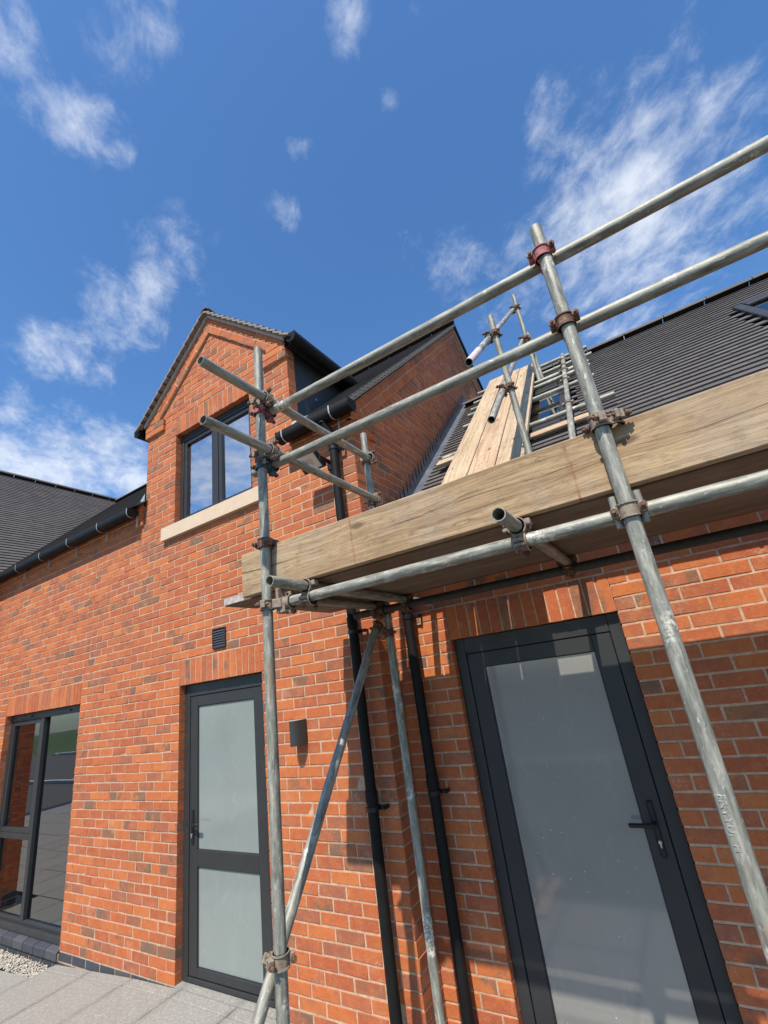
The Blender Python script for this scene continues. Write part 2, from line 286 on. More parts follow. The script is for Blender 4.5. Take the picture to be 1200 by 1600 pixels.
# ------------------------------------------------------------------ object helpers
WM = {}
I4 = Matrix.Identity(4)
def link(o, parent, world):
    COL.objects.link(o); WM[o] = world
    if parent is not None: o.parent = parent; o.matrix_basis = WM[parent].inverted() @ world
    else: o.matrix_basis = world
    return o
def thing(name, label, cat, loc=(0, 0, 0), group=None):
    o = bpy.data.objects.new(name, None); o.empty_display_size = .1
    link(o, None, Matrix.Translation(loc)); tag(o, label, cat, group); return o
def tag(o, label=None, cat=None, group=None, kind=None):
    if label: o['label'] = label
    if cat: o['category'] = cat
    if group: o['group'] = group
    if kind: o['kind'] = kind
    return o
class MB:
    def __init__(s): s.v = []; s.f = []; s.sm = []
    def add(s, vs, fs, M=None, smooth=False):
        k = len(s.v)
        s.v += [tuple(M @ Vector(p)) for p in vs] if M is not None else [tuple(p) for p in vs]
        s.f += [tuple(i+k for i in f) for f in fs]; s.sm += [smooth]*len(fs); return s
    def box(s, x0, x1, y0, y1, z0, z1, M=None):
        return s.add([(x0, y0, z0), (x1, y0, z0), (x1, y1, z0), (x0, y1, z0), (x0, y0, z1), (x1, y0, z1), (x1, y1, z1), (x0, y1, z1)],
              [(0, 3, 2, 1), (4, 5, 6, 7), (0, 1, 5, 4), (1, 2, 6, 5), (2, 3, 7, 6), (3, 0, 4, 7)], M)
    def bbox(s, x0, x1, y0, y1, z0, z1, c=.003, M=None):
        """box with chamfered edges"""
        vs = []; idx = {}
        for ax in range(3):
            for sx in (0, 1):
                for sy in (0, 1):
                    for sz in (0, 1):
                        p = [(x0, x1)[sx], (y0, y1)[sy], (z0, z1)[sz]]; sg = [(1, -1)[sx], (1, -1)[sy], (1, -1)[sz]]
                        for a in range(3):
                            if a != ax: p[a] += sg[a]*c
                        idx[(ax, sx, sy, sz)] = len(vs); vs.append(tuple(p))
        fs = []
        for ax in range(3):
            o = [a for a in range(3) if a != ax]
            for sd in (0, 1):
                q = []
                for (i, j) in ((0, 0), (1, 0), (1, 1), (0, 1)):
                    k = [0, 0, 0]; k[ax] = sd; k[o[0]] = i; k[o[1]] = j; q.append(idx[(ax, *k)])
                flip = (sd == 0) != (ax == 1)
                fs.append(tuple(reversed(q)) if flip else tuple(q))
        for ax in range(3):      # edges along ax
            o = [a for a in range(3) if a != ax]
            for i in (0, 1):
                for j in (0, 1):
                    k0 = [0, 0, 0]; k1 = [0, 0, 0]; k0[ax] = 0; k1[ax] = 1; k0[o[0]] = k1[o[0]] = i; k0[o[1]] = k1[o[1]] = j
                    fs.append((idx[(o[0], *k0)], idx[(o[0], *k1)], idx[(o[1], *k1)], idx[(o[1], *k0)]))
        for sx in (0, 1):
            for sy in (0, 1):
                for sz in (0, 1): fs.append(tuple(idx[(a, sx, sy, sz)] for a in range(3)))
        return s.add(vs, fs, M)
    def tube(s, p0, p1, r, ri=0, n=20, M=None, cap=True):
        p0 = Vector(p0); p1 = Vector(p1); d = (p1-p0).normalized()
        a = d.orthogonal().normalized(); b = d.cross(a); vs = []; fs = []
        for p in (p0, p1):
            for rr in ((r, ri) if ri else (r,)):
                for i in range(n):
                    t = 2*math.pi*i/n; vs.append(p + a*(rr*math.cos(t)) + b*(rr*math.sin(t)))
        if ri:
            o0, i0, o1, i1 = 0, n, 2*n, 3*n
            k = len(s.f)
            s.add(vs, [(o0+i, o0+(i+1) % n, o1+(i+1) % n, o1+i) for i in range(n)] + [(i0+(i+1) % n, i0+i, i1+i, i1+(i+1) % n) for i in range(n)], M, True)
            s.add(vs, [(o0+(i+1) % n, o0+i, i0+i, i0+(i+1) % n) for i in range(n)] + [(o1+i, o1+(i+1) % n, i1+(i+1) % n, i1+i) for i in range(n)], M)
        else:
            s.add(vs, [(i, (i+1) % n, n+(i+1) % n, n+i) for i in range(n)], M, True)
            if cap: s.add(vs, [tuple(reversed(range(n))), tuple(range(n, 2*n))], M)
        return s
    def extrude(s, prof, y0, y1, M=None, smooth=False, cap=True):
        """closed profile of (x,z) swept along y"""
        n = len(prof); vs = [(x, y0, z) for x, z in prof] + [(x, y1, z) for x, z in prof]
        s.add(vs, [(i, (i+1) % n, n+(i+1) % n, n+i) for i in range(n)], M, smooth)
        if cap: s.add(vs, [tuple(reversed(range(n))), tuple(range(n, 2*n))], M)
        return s
    def mesh(s, name):
        me = bpy.data.meshes.new(name); me.from_pydata(s.v, [], s.f)
        if any(s.sm): me.polygons.foreach_set('use_smooth', s.sm)
        me.update(); return me
    def build(s, name, m, parent=None, world=I4, kind=None):
        me = s.mesh(name); me.materials.append(MT[m] if isinstance(m, str) else m)
        o = bpy.data.objects.new(name, me); link(o, parent, world)
        if kind: o['kind'] = kind
        return o
def frame3(o, ux, uy, uz):
    return Matrix(((ux[0], uy[0], uz[0], o[0]), (ux[1], uy[1], uz[1], o[1]), (ux[2], uy[2], uz[2], o[2]), (0, 0, 0, 1)))
def along(p0, p1):
    """frame whose local Z runs from p0 to p1"""
    p0 = Vector(p0); d = (Vector(p1)-p0); L = d.length; d.normalize()
    a = Vector((0, 0, 1)).cross(d) if abs(d.z) < .95 else Vector((0, 1, 0)).cross(d)
    a.normalize(); b = d.cross(a); return frame3(p0, a, b, d), L
def proj(p):
    d = Vector(p)-CAM; z = d.dot(CF)
    if z < .05: return None
    return 600+FPX*d.dot(CR)/z, 800-FPX*d.dot(CU)/z
def area(pts):
    q = [proj(p) for p in pts]
    if any(x is None for x in q): return 0
    cx = sum(x[0] for x in q)/len(q); cy = sum(x[1] for x in q)/len(q)
    if not (-15 < cx < 1215 and -15 < cy < 1615): return 0
    return abs(sum(q[i][0]*q[(i+1) % len(q)][1]-q[(i+1) % len(q)][0]*q[i][1] for i in range(len(q))))/2

# ------------------------------------------------------------------ ground
def gz(x): return 0.0 if x > -.2 else max(-.13, .065*(x+.2))
g = MB(); g.box(-150, 150, -160, 60, -1.2, -.16); yard = g.build('ground', 'yard'); tag(yard, 'pale grey gravel yard around the houses', kind='structure')
b = MB()
xs = [-12, -4.28, -3.2, -2.2, -1.2, -.2, 1, 2.5, 4, 6.5, 9]
for x0, x1 in zip(xs, xs[1:]):
    b.add([(x0, -1.32 if x0 > -5 else -5.6, gz(x0)-.028), (x1, -1.32 if x0 > -5 else -5.6, gz(x1)-.028), (x1, .12 if x0 > -5 else -.52, gz(x1)-.028), (x0, .12 if x0 > -5 else -.52, gz(x0)-.028), (x0, -1.32, -.5), (x1, -1.32, -.5)], [(0, 1, 2, 3), (0, 4, 5, 1)])
pav = b.build('pavement', 'dark'); tag(pav, 'light grey paved path running along the foot of the house wall', kind='structure')
def slab(x0, x1, y0, y1):
    z0, z1 = gz(x0), gz(x1); j = [random.uniform(-.0015, .0015) for _ in range(4)]; q = MB(); c = .004
    top = [(x0+c, y0+c, z0+j[0]), (x1-c, y0+c, z1+j[1]), (x1-c, y1-c, z1+j[2]), (x0+c, y1-c, z0+j[3])]
    mid = [(x0, y0, z0-.004), (x1, y0, z1-.004), (x1, y1, z1-.004), (x0, y1, z0-.004)]
    bot = [(x, y, z-.032) for x, y, z in mid]
    q.add(top+mid+bot, [(0, 1, 2, 3)] + [(4+i, 4+(i+1) % 4, (i+1) % 4, i) for i in range(4)] + [(8+i, 8+(i+1) % 4, 4+(i+1) % 4, 4+i) for i in range(4)])
    q.build('paving_slab', 'slab', pav)
for i in range(-19, 9):
    x0 = .08+.6*i+.003; x1 = x0+.594
    if x1 > 6: continue
    if x0 > -1.8 : slab(x0, x1, -.092, -.004)
    y = -.098
    for k in range(9 if x0 < -4.3 else 2):
        if x0 < -4.3:
            if k: slab(x0, x1, y-.594, y)
        elif x0 < -1.75 and k == 0: slab(x0, x1, y-.594, y-.10)
        else: slab(x0, x1, y-.594, y)
        y -= .6
q = MB(); q.add([(.001, -.0035, .004), (1.034, -.0035, .004), (1.034, .125, .004), (.001, .125, .004), (.001, -.0035, -.05), (1.034, -.0035, -.05)], [(0, 1, 2, 3), (4, 5, 1, 0)]); q.build('paving_slab', 'slab', pav)
# pebbles in the drainage strip below the big window
pb = MB(); ico = []
for k in range(2600):
    x = random.uniform(-4.2, -1.735); y = random.uniform(-.195, -.02); z = -.155+random.uniform(0, .022)
    sx, sy, sz = random.uniform(.006, .0125), random.uniform(.005, .009), random.uniform(.0045, .008)
    M = Matrix.Translation((x, y, z+.022)) @ Matrix.Rotation(random.uniform(0, 6.3), 4, 'Z') @ Matrix.Rotation(random.uniform(-.6, .6), 4, 'X') @ Matrix.Diagonal((sx, sy, sz, 1))
    ph = (1+5**.5)/2/1.9; o = 1/1.9
    V = [(-o, ph, 0), (o, ph, 0), (-o, -ph, 0), (o, -ph, 0), (0, -o, ph), (0, o, ph), (0, -o, -ph), (0, o, -ph), (ph, 0, -o), (ph, 0, o), (-ph, 0, -o), (-ph, 0, o)]
    pb.add(V, [(0, 11, 5), (0, 5, 1), (0, 1, 7), (0, 7, 10), (0, 10, 11), (1, 5, 9), (5, 11, 4), (11, 10, 2), (10, 7, 6), (7, 1, 8), (3, 9, 4), (3, 4, 2), (3, 2, 6), (3, 6, 8), (3, 8, 9), (4, 9, 5), (2, 4, 11), (6, 2, 10), (8, 6, 7), (9, 8, 1)], M, True)
tag(pb.build('pebbles', 'pebble'), 'cream pebbles in the strip below the big window', 'pebbles', kind='stuff')
# yard behind the photographer (seen in the glass)
b = MB()
for i in range(-40, 40): b.bbox(i*.915, i*.915+.9, -7.08, -6.93, -.18, -.06, .012); b.bbox(i*.915+.02*math.sin(i), i*.915+(.9 if i % 4 else .5), -15.5, -15.25, -.18, -.02, .02)
tag(b.build('kerb', 'kerb'), 'pale concrete kerb across the yard', kind='structure')
b = MB(); n = 60
for i in range(n):
    for k in range(10): pass
vs = []; fs = []
for i in range(n+1):
    for k in range(13):
        x = -75+62*i/n; y = -16-1.5*k
        vs.append((x, y, -.2+min(1.15, .2*k)*(.75+.25*math.sin(x*.21)+.1*math.sin(x*.9+k))))
for i in range(n):
    for k in range(12): a = i*13+k; fs.append((a, a+1, a+14, a+13))
b.add(vs, fs, None, True); tag(b.build('grass_bank', 'grass'), 'green grass bank beyond the yard', kind='structure')
b = MB(); vs = []
for i in range(n+1):
    for k in range(13):
        x = -14+74*i/n; y = -16.5-1.4*k
        vs.append((x, y, -.2+min(1.1, .24*k)*(.8+.22*math.sin(x*.5)+.12*math.sin(x*1.7+k)+random.uniform(-.06, .06))))
b.add(vs, fs, None, True); tag(b.build('soil_bank', 'yard'), 'grey soil bank along the far side of the yard', kind='structure')

# ------------------------------------------------------------------ brickwork
BRICKS = []     # (wall object, frame, x0,x1,z0,z1, proud, mat)
def brick_mesh(L, H, D=.1, jit=.0019, c=.0022, rot=0, proud=0):
    """brick centred in x and z, face at y=0, body to y=D"""
    jit *= random.choice((.7, 1, 1, 1.6)); x, z = L/2, H/2; j = lambda: random.uniform(-jit, jit)
    fr = [(-x+c+j(), j()*.8, -z+c+j()), (x-c+j(), j()*.8, -z+c+j()), (x-c+j(), j()*.8, z-c+j()), (-x+c+j(), j()*.8, z-c+j())]
    ed = [(-x+j()*.6, c*1.1, -z+j()*.6), (x+j()*.6, c*1.1, -z+j()*.6), (x+j()*.6, c*1.1, z+j()*.6), (-x+j()*.6, c*1.1, z+j()*.6)]
    bk = [(-x, D, -z), (x, D, -z), (x, D, z), (-x, D, z)]
    return fr+ed+bk, [(0, 1, 2, 3)] + [(4+i, 4+(i+1) % 4, (i+1) % 4, i) for i in range(4)] + [(8+i, 8+(i+1) % 4, 4+(i+1) % 4, 4+i) for i in range(4)]
BCACHE = {}
def brick_data(L, H, m):
    k = (round(L, 3), round(H, 3), m, random.randrange(5))
    if k not in BCACHE:
        q = MB(); q.add(*brick_mesh(k[0], k[1])); me = q.mesh('brick'); me.materials.append(MT[m]); BCACHE[k] = me
    return BCACHE[k]
def put_bricks(recs, limit=300):
    """the bricks that show largest become objects of their own, the rest one mesh for each wall"""
    sc_ = []
    for i, (wall, Fm, x0, x1, z0, z1, pd, m, sl_) in enumerate(recs):
        c = ((x0+x1)/2, (z0+z1)/2)
        M = Fm @ Matrix.Translation((c[0], -pd, c[1])) @ Matrix.Rotation(sl_, 4, 'Y')
        h = ((x1-x0)/2, (z1-z0)/2)
        sc_.append((area([M @ Vector((a*h[0], 0, b_*h[1])) for a, b_ in ((-1, -1), (1, -1), (1, 1), (-1, 1))]), i, M))
    order = sorted(sc_, key=lambda q: -q[0]); pick = {i for a, i, _ in order[:limit] if a > 0}
    rest = {}
    for a, i, M in sc_:
        wall, Fm, x0, x1, z0, z1, pd, m, sl_ = recs[i]
        M = M @ Matrix.Translation((0, random.uniform(-.0022, .0006), 0)) @ Matrix.Rotation(random.gauss(0, .004), 4, 'Y') @ Matrix.Rotation(random.gauss(0, .006), 4, 'Z')
        if i in pick:
            o = bpy.data.objects.new('brick', brick_data(x1-x0, z1-z0, m)); link(o, wall, M)
        else:
            rest.setdefault((wall, m), MB()).add(*brick_mesh(x1-x0, z1-z0), M)
    for (wall, m), q in rest.items(): q.build('brickwork', m, wall, I4, 'stuff')
def sub_intervals(iv, holes):
    out = [iv]
    for a, b_ in holes:
        nx = []
        for x0, x1 in out:
            if b_ <= x0 or a >= x1: nx.append((x0, x1)); continue
            if a > x0+.02: nx.append((x0, a))
            if b_ < x1-.02: nx.append((b_, x1))
        out = nx
    return out
def cut(a, b_, off):
    g0 = math.ceil((a+.045-off)/.225); cs = [a]
    while off+.225*g0 < b_-.045: cs.append(off+.225*g0); g0 += 1
    cs.append(b_); return [(cs[i]+(.0055 if i else 0), cs[i+1]-(.0055 if i+1 < len(cs)-1 else 0)) for i in range(len(cs)-1)]
def coursed_wall(house, name, Fm, j0, j1, span, holes, recs, matf=lambda j: 'brick', off=0.0, depth=.105, proudf=lambda j: 0.0):
    """courses j0..j1 of stretcher bond; span(z)->list of (x0,x1); holes: (x0,x1,z0,z1)"""
    mo = MB(); rows = []
    wall = bpy.data.objects.new(name, bpy.data.meshes.new(name)); link(wall, house, Fm)
    for j in range(j0, j1):
        z0 = .075*j; zm = z0+.0375; pd = proudf(j)
        hs = [(h[0], h[1]) for h in holes if h[2] < zm < h[3]]
        for s_ in span(zm):
            for (a, b_) in sub_intervals(s_, hs):
                rows.append((a, b_, j, pd))
                for x0, x1 in cut(a, b_, off+(.1125 if j % 2 else 0)):
                    recs.append((wall, Fm, x0, x1, z0+.0055, z0+.0695, pd, matf(j), 0.0))
    rows.sort(key=lambda r: (r[3], r[0], r[1], r[2])); i = 0
    while i < len(rows):
        k = i
        while k+1 < len(rows) and rows[k+1][:2] == rows[i][:2] and rows[k+1][3] == rows[i][3] and rows[k+1][2] == rows[k][2]+1: k += 1
        a, b_, j, pd = rows[i]
        mo.box(a+.004, b_-.004, .0026-pd, depth, .075*j+.0015, .075*(rows[k][2]+1)+.0015); i = k+1
    me = mo.mesh(name); me.materials.append(MT['mortar']); wall.data = me
    return wall
def soldiers(wall, Fm, x0, x1, z0, recs, h=.215):
    n = max(1, round((x1-x0)/.0745)); p = (x1-x0)/n
    q = MB(); q.box(x0+.002, x1-.002, .0026, .105, z0+.003, z0+h+.008); q.build('soldier_bed', 'mortar', wall, Fm)
    for i in range(n): recs.append((wall, Fm, x0+i*p+.0045, x0+(i+1)*p-.0045, z0, z0+h, 0.0, 'brick', 0.0))

FA = I4.copy()                                            # front wall of the tall house, face y=0
YB = .228
FB = Matrix.Translation((0, YB, 0))                       # front wall of the low house
FG = frame3((2.152, 0, 0), (0, 1, 0), (-1, 0, 0), (0, 0, 1))   # side gable of the tall house, faces +X
FW = frame3((-4.3, 0, 0), (0, 1, 0), (-1, 0, 0), (0, 0, 1))    # wing on the left, faces +X
SA = .909; EA = 4.12                                      # main roof surface: z = EA + SA*y
DX, DA, DS = .447, 6.005, .862                            # dormer gable: axis, apex of brickwork, slope
DW0, DW1 = -.652, 1.535
SB = .913
def zA(y): return EA+SA*y
def zB(y): return 3.498+SB*(y-.938)
def zD(x): return DA-DS*abs(x-DX)

# ---- tall house
house = thing('brick_house', 'tall orange brick house with a dormer gable window and grey glazed doors', 'house', (0, 0, 0))
recA = []
def spanA(z):
    if z < 3.9: return [(-4.3, 2.152)]
    if z < 4.05: return [(-4.3, 2.152)]
    if z < DA: 
        hw = min(DX-DW0, (DA-.03-z)/DS)
        a, c = max(DW0, DX-hw), min(DW1, DX+hw)
        return [(a, c)] if c-a > .08 else []
    return []
WINL = (-3.445, -1.6875, .0, 2.1); DOOR1 = (0, 1.035, 0, 2.1); WINU = (-.13, 1.015, 3.675, 4.725)
holesA = [WINL, DOOR1, WINU]
hA = [(h[0], h[1], h[2], h[3]+.225) for h in holesA] + [(-.30, 1.19, 3.525, 3.675), (-3.445, -1.6875, -.075, 0)]
wallA = coursed_wall(house, 'wall', FA, -3, 81, spanA, hA, recA, lambda j: 'blue' if j < 0 else 'brick')
for h in holesA: soldiers(wallA, FA, h[0], h[1], h[3]+.003, recA)
def strip(house_wall, Fm, x0, x1, z0, z1, pd, recs, off=0.0, depth=None):
    q = MB(); q.box(x0+.004, x1-.004, .0026-pd, .01, z0+.004, z1-.001); q.build('corbel_bed', 'mortar', house_wall, Fm)
    for a, c in cut(x0, x1, off): recs.append((house_wall, Fm, a, c, z0+.005, z1-.005, pd, 'brick', 0.0))
# eaves corbels either side of the dormer
for j, pd in ((51, .026), (52, .052), (53, .052)):
    strip(wallA, FA, -4.3, DW0-.004, .075*j, .075*(j+1), pd, recA, .1125*(j % 2))
    strip(wallA, FA, DW1+.004, 2.152+pd, .075*j, .075*(j+1), pd, recA, .1125*(j % 2))
# kneelers and raking band of the dormer gable
for s_ in (-1, 1):
    e = DW0 if s_ < 0 else DW1; inn = -.33 if s_ < 0 else 1.235
    for j in (65, 66, 67):
        p = .030
        zt = .075*(j+1)
        a = e-.012 if s_ < 0 else inn; c = inn if s_ < 0 else e+.012
        lim = (DA-.02-zt)/DS
        if s_ < 0: a = max(a, DX-lim)
        else: c = min(c, DX+lim)
        if j == 67:
            if s_ < 0: c = min(c, -.40)
            else: a = max(a, 1.30)
        if c-a > .05: strip(wallA, FA, a, c, .075*j, zt, p, recA, .05*j)
def rake(wall, Fm, p0, p1, rows, pd, recs, L=.225, w=.075, side=1, end_off=0):
    """raking band of bricks from p0 up to p1 (x,z); rows stack downwards from the outer edge"""
    dx, dz = p1[0]-p0[0], p1[1]-p0[1]; n = math.hypot(dx, dz); ux, uz = dx/n, dz/n
    nx, nz = (uz, -ux) if ux > 0 else (-uz, ux)            # downwards normal
    ang = -math.atan2(uz, ux) if ux > 0 else -math.atan2(-uz, -ux)
    for r in range(rows):
        t = end_off*r + (.0 if r % 2 == 0 else -.11); top = n - r*w*abs(dz/dx if dx else 0)*.9
        while t < top-.02:
            a = max(t, end_off*r*1.0); e = min(t+L, top)
            if e-a > .04:
                cx = p0[0]+ux*(a+e)/2+nx*(r+.5)*w; cz = p0[1]+uz*(a+e)/2+nz*(r+.5)*w
                h = (e-a-.01)/2
                recs.append((wall, Fm, cx-h, cx+h, cz-w/2+.005, cz+w/2-.005, pd, 'brick', ang))
            t += L
    q = MB(); ww = rows*w
    pts = [p0, p1, (p1[0]+nx*ww-ux*ww*abs(dz/dx), p1[1]+nz*ww-uz*ww*abs(dz/dx)), (p0[0]+nx*ww, p0[1]+nz*ww)]
    pts = [(x, z) for x, z in pts]
    vs = [(x, .0026-pd, z) for x, z in pts]+[(x, .012, z) for x, z in pts]
    q.add(vs, [(0, 1, 2, 3), (4, 7, 6, 5)]+[(i, 4+i, 4+(i+1) % 4, (i+1) % 4) for i in range(4)]); q.build('raking_bed', 'mortar', wall, Fm)
rake(wallA, FA, (DW0+.0, zD(DW0)), (DX, DA), 2, .027, recA, w=.078, end_off=.05)
rake(wallA, FA, (DW1-.0, zD(DW1)), (DX, DA), 2, .0275, recA, w=.078, end_off=.05)
# side gable
RY = 3.5; RZ = zA(RY)                                     # ridge of the tall house
def zG(y): return RZ-.07-SA*abs(y-RY)
def spanG(z):
    hw = (RZ-.09-z)/SA
    a, c = max(0.004, RY-hw), min(6.9, RY+hw)
    if z < 2.6: c = min(c, YB+.06)
    elif z < 5.0: c = min(c, 2.9)
    return [(a, c)] if c-a > .06 else []
wallG = coursed_wall(house, 'gable_wall', FG, -1, 97, spanG, [], recA, lambda j: 'blue' if j < 0 else 'brick', off=.1125, depth=.09)
rake(wallG, FG, (.03, zG(.03)), (RY, zG(RY)), 2, .027, recA, w=.085, end_off=.1)
rake(wallG, FG, (6.9, zG(6.9)), (RY, zG(RY)), 2, .0275, recA, w=.085, end_off=.1)
for j in (51, 52, 53): strip(wallG, FG, -.05*(j > 51)-.0, .33, .075*j, .075*(j+1), .030, recA, .05*j)
# core of the house so that no light leaks
q = MB(); q.box(-4.25, 2.06, 3.2, 6.8, -.2, 4.0)
q.build('core', 'wall', house)

# ---- low house
low = thing('low_brick_house', 'low single storey brick house with dark tiled roof behind the scaffold', 'house', (4, YB, 0))
recB = []
DOOR2 = (2.583, 3.630, -.3, 2.1)
wallB = coursed_wall(low, 'wall', FB, -2, 36, lambda z: [(2.152, 6.6)], [(DOOR2[0], DOOR2[1], DOOR2[2], DOOR2[3]+.225)], recB, lambda j: 'blue' if j < 0 else 'brick', off=.132)
soldiers(wallB, FB, DOOR2[0], DOOR2[1], DOOR2[3]+.003, recB)
for j, pd in ((33, .026), (34, .052), (35, .052)): strip(wallB, FB, 2.16, 6.6, .075*j, .075*(j+1), pd, recB, .1125*(j % 2))
q = MB(); q.box(2.16, 6.6, YB+.35, 5.8, -.2, 2.6); q.build('core', 'wall', low)

# ---- wing on the left
wing = thing('side_wing', 'dark tiled wing of the house seen above the gutter on the left', 'house', (-6, 0, 0))
recW = []
wallW = coursed_wall(wing, 'wall', FW, -3, 53, lambda z: [(-.5, 0)], [], recW, lambda j: 'blue' if j < 0 else 'brick', off=.05)
q = MB(); q.box(-12, -4.42, -.4, 7, -.2, 4.0); q.build('core', 'wall', wing)

FE = frame3((0, -.5, 0), (1, 0, 0), (0, 1, 0), (0, 0, 1))
coursed_wall(wing, 'end_wall', FE, -3, 95, lambda z: [(-4.3-3.55*2+max(0, (z-4.05)/SA), -4.3-max(0, (z-4.05)/SA))] if z < 7.2 else [], [], recW, lambda j: 'blue' if j < 0 else 'brick')
put_bricks(recA); put_bricks(recB); put_bricks(recW, 0)

# ------------------------------------------------------------------ roofs
def tile_box(w, l=.16, t=.013):
    h0 = .031; h1 = .008; x = w/2
    return [(-x, 0, h0-t), (x, 0, h0-t), (x, l, h1-t), (-x, l, h1-t), (-x, 0, h0), (x, 0, h0), (x, l, h1), (-x, l, h1)], \
           [(4, 5, 6, 7), (0, 1, 5, 4), (1, 2, 6, 5), (3, 0, 4, 7), (0, 3, 2, 1)]
TCACHE = {}
def roof_tiles(roof, Fm, x0, x1, length, keep, limit=300, gauge=.1, w=.165, recs_only=False):
    """plain tiles on the plane of Fm (x along the eaves, y up the slope, z out)"""
    recs = []; nr = int(length/gauge)
    for r in range(nr):
        off = x0 - (w/2 if r % 2 else 0); i = 0
        while off+i*w < x1-.02:
            a = max(off+i*w, x0); e = min(off+(i+1)*w, x1); i += 1
            if e-a < .03: continue
            c = Fm @ Vector(((a+e)/2, r*gauge+.05, 0))
            if not keep(c): continue
            M = Fm @ Matrix.Translation(((a+e)/2, r*gauge+random.uniform(-.001, .001), random.uniform(0, .0012))) @ Matrix.Rotation(random.gauss(0, .002), 4, 'Z') @ Matrix.Rotation(random.gauss(0, .0025), 4, 'Y')
            ar = area([Fm @ Vector(p) for p in ((a, r*gauge, .03), (e, r*gauge, .03), (e, (r+1)*gauge, .03), (a, (r+1)*gauge, .03))])
            recs.append((ar, M, e-a-.002))
    recs.sort(key=lambda q: -q[0]); rest = MB()
    for k, (ar, M, ww) in enumerate(recs):
        if k < limit and ar > 0:
            key = round(ww, 3)
            if key not in TCACHE:
                q = MB(); q.add(*tile_box(key)); me = q.mesh('roof_tile'); me.materials.append(MT['tile']); TCACHE[key] = me
            o = bpy.data.objects.new('roof_tile', TCACHE[key]); link(o, roof, M)
        else: rest.add(*tile_box(ww), M)
    if rest.v: rest.build('tiling', 'tile', roof, I4, 'stuff')
def slope_frame(o, ux, s):
    """x along eaves, y up the slope"""
    ux = Vector(ux); s = Vector(s).normalized(); return frame3(o, ux, s, ux.cross(s))
def ridge_tiles(roof, p0, p1, L=.45, r=.115):
    p0 = Vector(p0); p1 = Vector(p1); d = (p1-p0); n = max(1, round(d.length/L)); st = d/n; d.normalize()
    side = d.cross(Vector((0, 0, 1))).normalized()
    for i in range(n):
        a = p0+st*i+d*.004; c = p0+st*(i+1)-d*.004; q = MB(); vs = []; k = 10
        for p in (a, c):
            for rr in (r, r-.014):
                for t in range(k+1):
                    th = math.pi*(.04+.92*t/k); vs.append(p+side*(rr*math.cos(th))+Vector((0, 0, rr*math.sin(th)*.72)))
        m_ = k+1; A, B_, C_, D_ = 0, m_, 2*m_, 3*m_
        q.add(vs, [(A+t, A+t+1, C_+t+1, C_+t) for t in range(k)], None, True)
        q.add(vs, [(A+t+1, A+t, B_+t, B_+t+1) for t in range(k)]+[(C_+t, C_+t+1, D_+t+1, D_+t) for t in range(k)]+[(A, C_, D_, B_), (A+k, B_+k, D_+k, C_+k)])
        o = q.build('ridge_tile', 'tile', roof)
        # clip over the joint
        q = MB(); q.bbox(-.018, .018, -.02, .02, -.01, .008, .003)
        q.build('ridge_clip', 'dark', roof, Matrix.Translation(c+Vector((0, 0, r*.72+.004))))
def roof_deck(name, house_, pts, th=.05):
    """solid under-slab below tiles; pts counter-clockwise seen from above"""
    n_ = (Vector(pts[1])-Vector(pts[0])).cross(Vector(pts[-1])-Vector(pts[0])).normalized()
    k = len(pts); vs = [Vector(p) for p in pts]+[Vector(p)-n_*th for p in pts]
    q = MB(); q.add(vs, [tuple(range(k)), tuple(reversed(range(k, 2*k)))]+[(i, k+i, k+(i+1) % k, (i+1) % k) for i in range(k)])
    return q.build(name, 'dark', house_)
def inD(x, y, z, m=.06): return DW0-.05 < x < DW1+.05 and y < (zD(x)+.0-EA)/SA and zD(x)-m > z
YE = -.115; YT = .06                                     # eaves line of tiles
VX = 2.152+.085                                          # verge
roofA = roof_deck('roof', house, [(-8.2, .02, zA(.02)-.03), (DW0, .02, zA(.02)-.03), (DW0, 1.0, zA(1.0)-.03), (DW1, 1.0, zA(1.0)-.03), (DW1, .02, zA(.02)-.03), (2.14, .02, zA(.02)-.03), (2.14, RY, RZ-.03), (-8.2, RY, RZ-.03)])
cA = math.hypot(1, SA); lenA = (RY-YE)*cA
FRA = slope_frame((0, YE, zA(YE)-.012), (1, 0, 0), (0, 1, SA))
def keepA(c):
    if DW0-.02 < c.x < DW1+.0 and zA(c.y) < zD(c.x)+.03: return False
    if c.x < -4.4 and 4.12+SA*(-4.3-c.x) > zA(c.y)+.12: return False
    return True
roof_tiles(roofA, FRA, -8.2, VX, lenA, keepA, 150)
ridge_tiles(roofA, (-7.9, RY, RZ+.0), (VX-.01, RY, RZ+.0))
bk = roof_deck('rear_roof', house, [(VX-.01, RY, RZ+.02), (VX-.01, 7.0, zA(0)+.02), (-8.2, 7.0, zA(0)+.02), (-8.2, RY, RZ+.02)][::-1], .05)
# verge bedding under the tile ends
def verge(house_, Fm_pts, name='verge_bedding'):
    q = MB(); a, c, off = Fm_pts
    a = Vector(a); c = Vector(c); o = Vector(off); dn = Vector((0, 0, -.045))
    vs = [a, c, c+dn, a+dn, a+o, c+o, c+o+dn, a+o+dn]
    q.add(vs, [(0, 1, 2, 3), (4, 7, 6, 5), (0, 4, 5, 1), (1, 5, 6, 2), (2, 6, 7, 3), (3, 7, 4, 0)]); return q.build(name, 'cement', house_)
verge(house, ((2.190, .0, zA(0)-.004), (2.190, RY, RZ-.004), (-.05, 0, 0)))
verge(house, ((2.195, 6.9, zA(.1)-.015), (2.195, RY, RZ-.015), (-.05, 0, 0)))

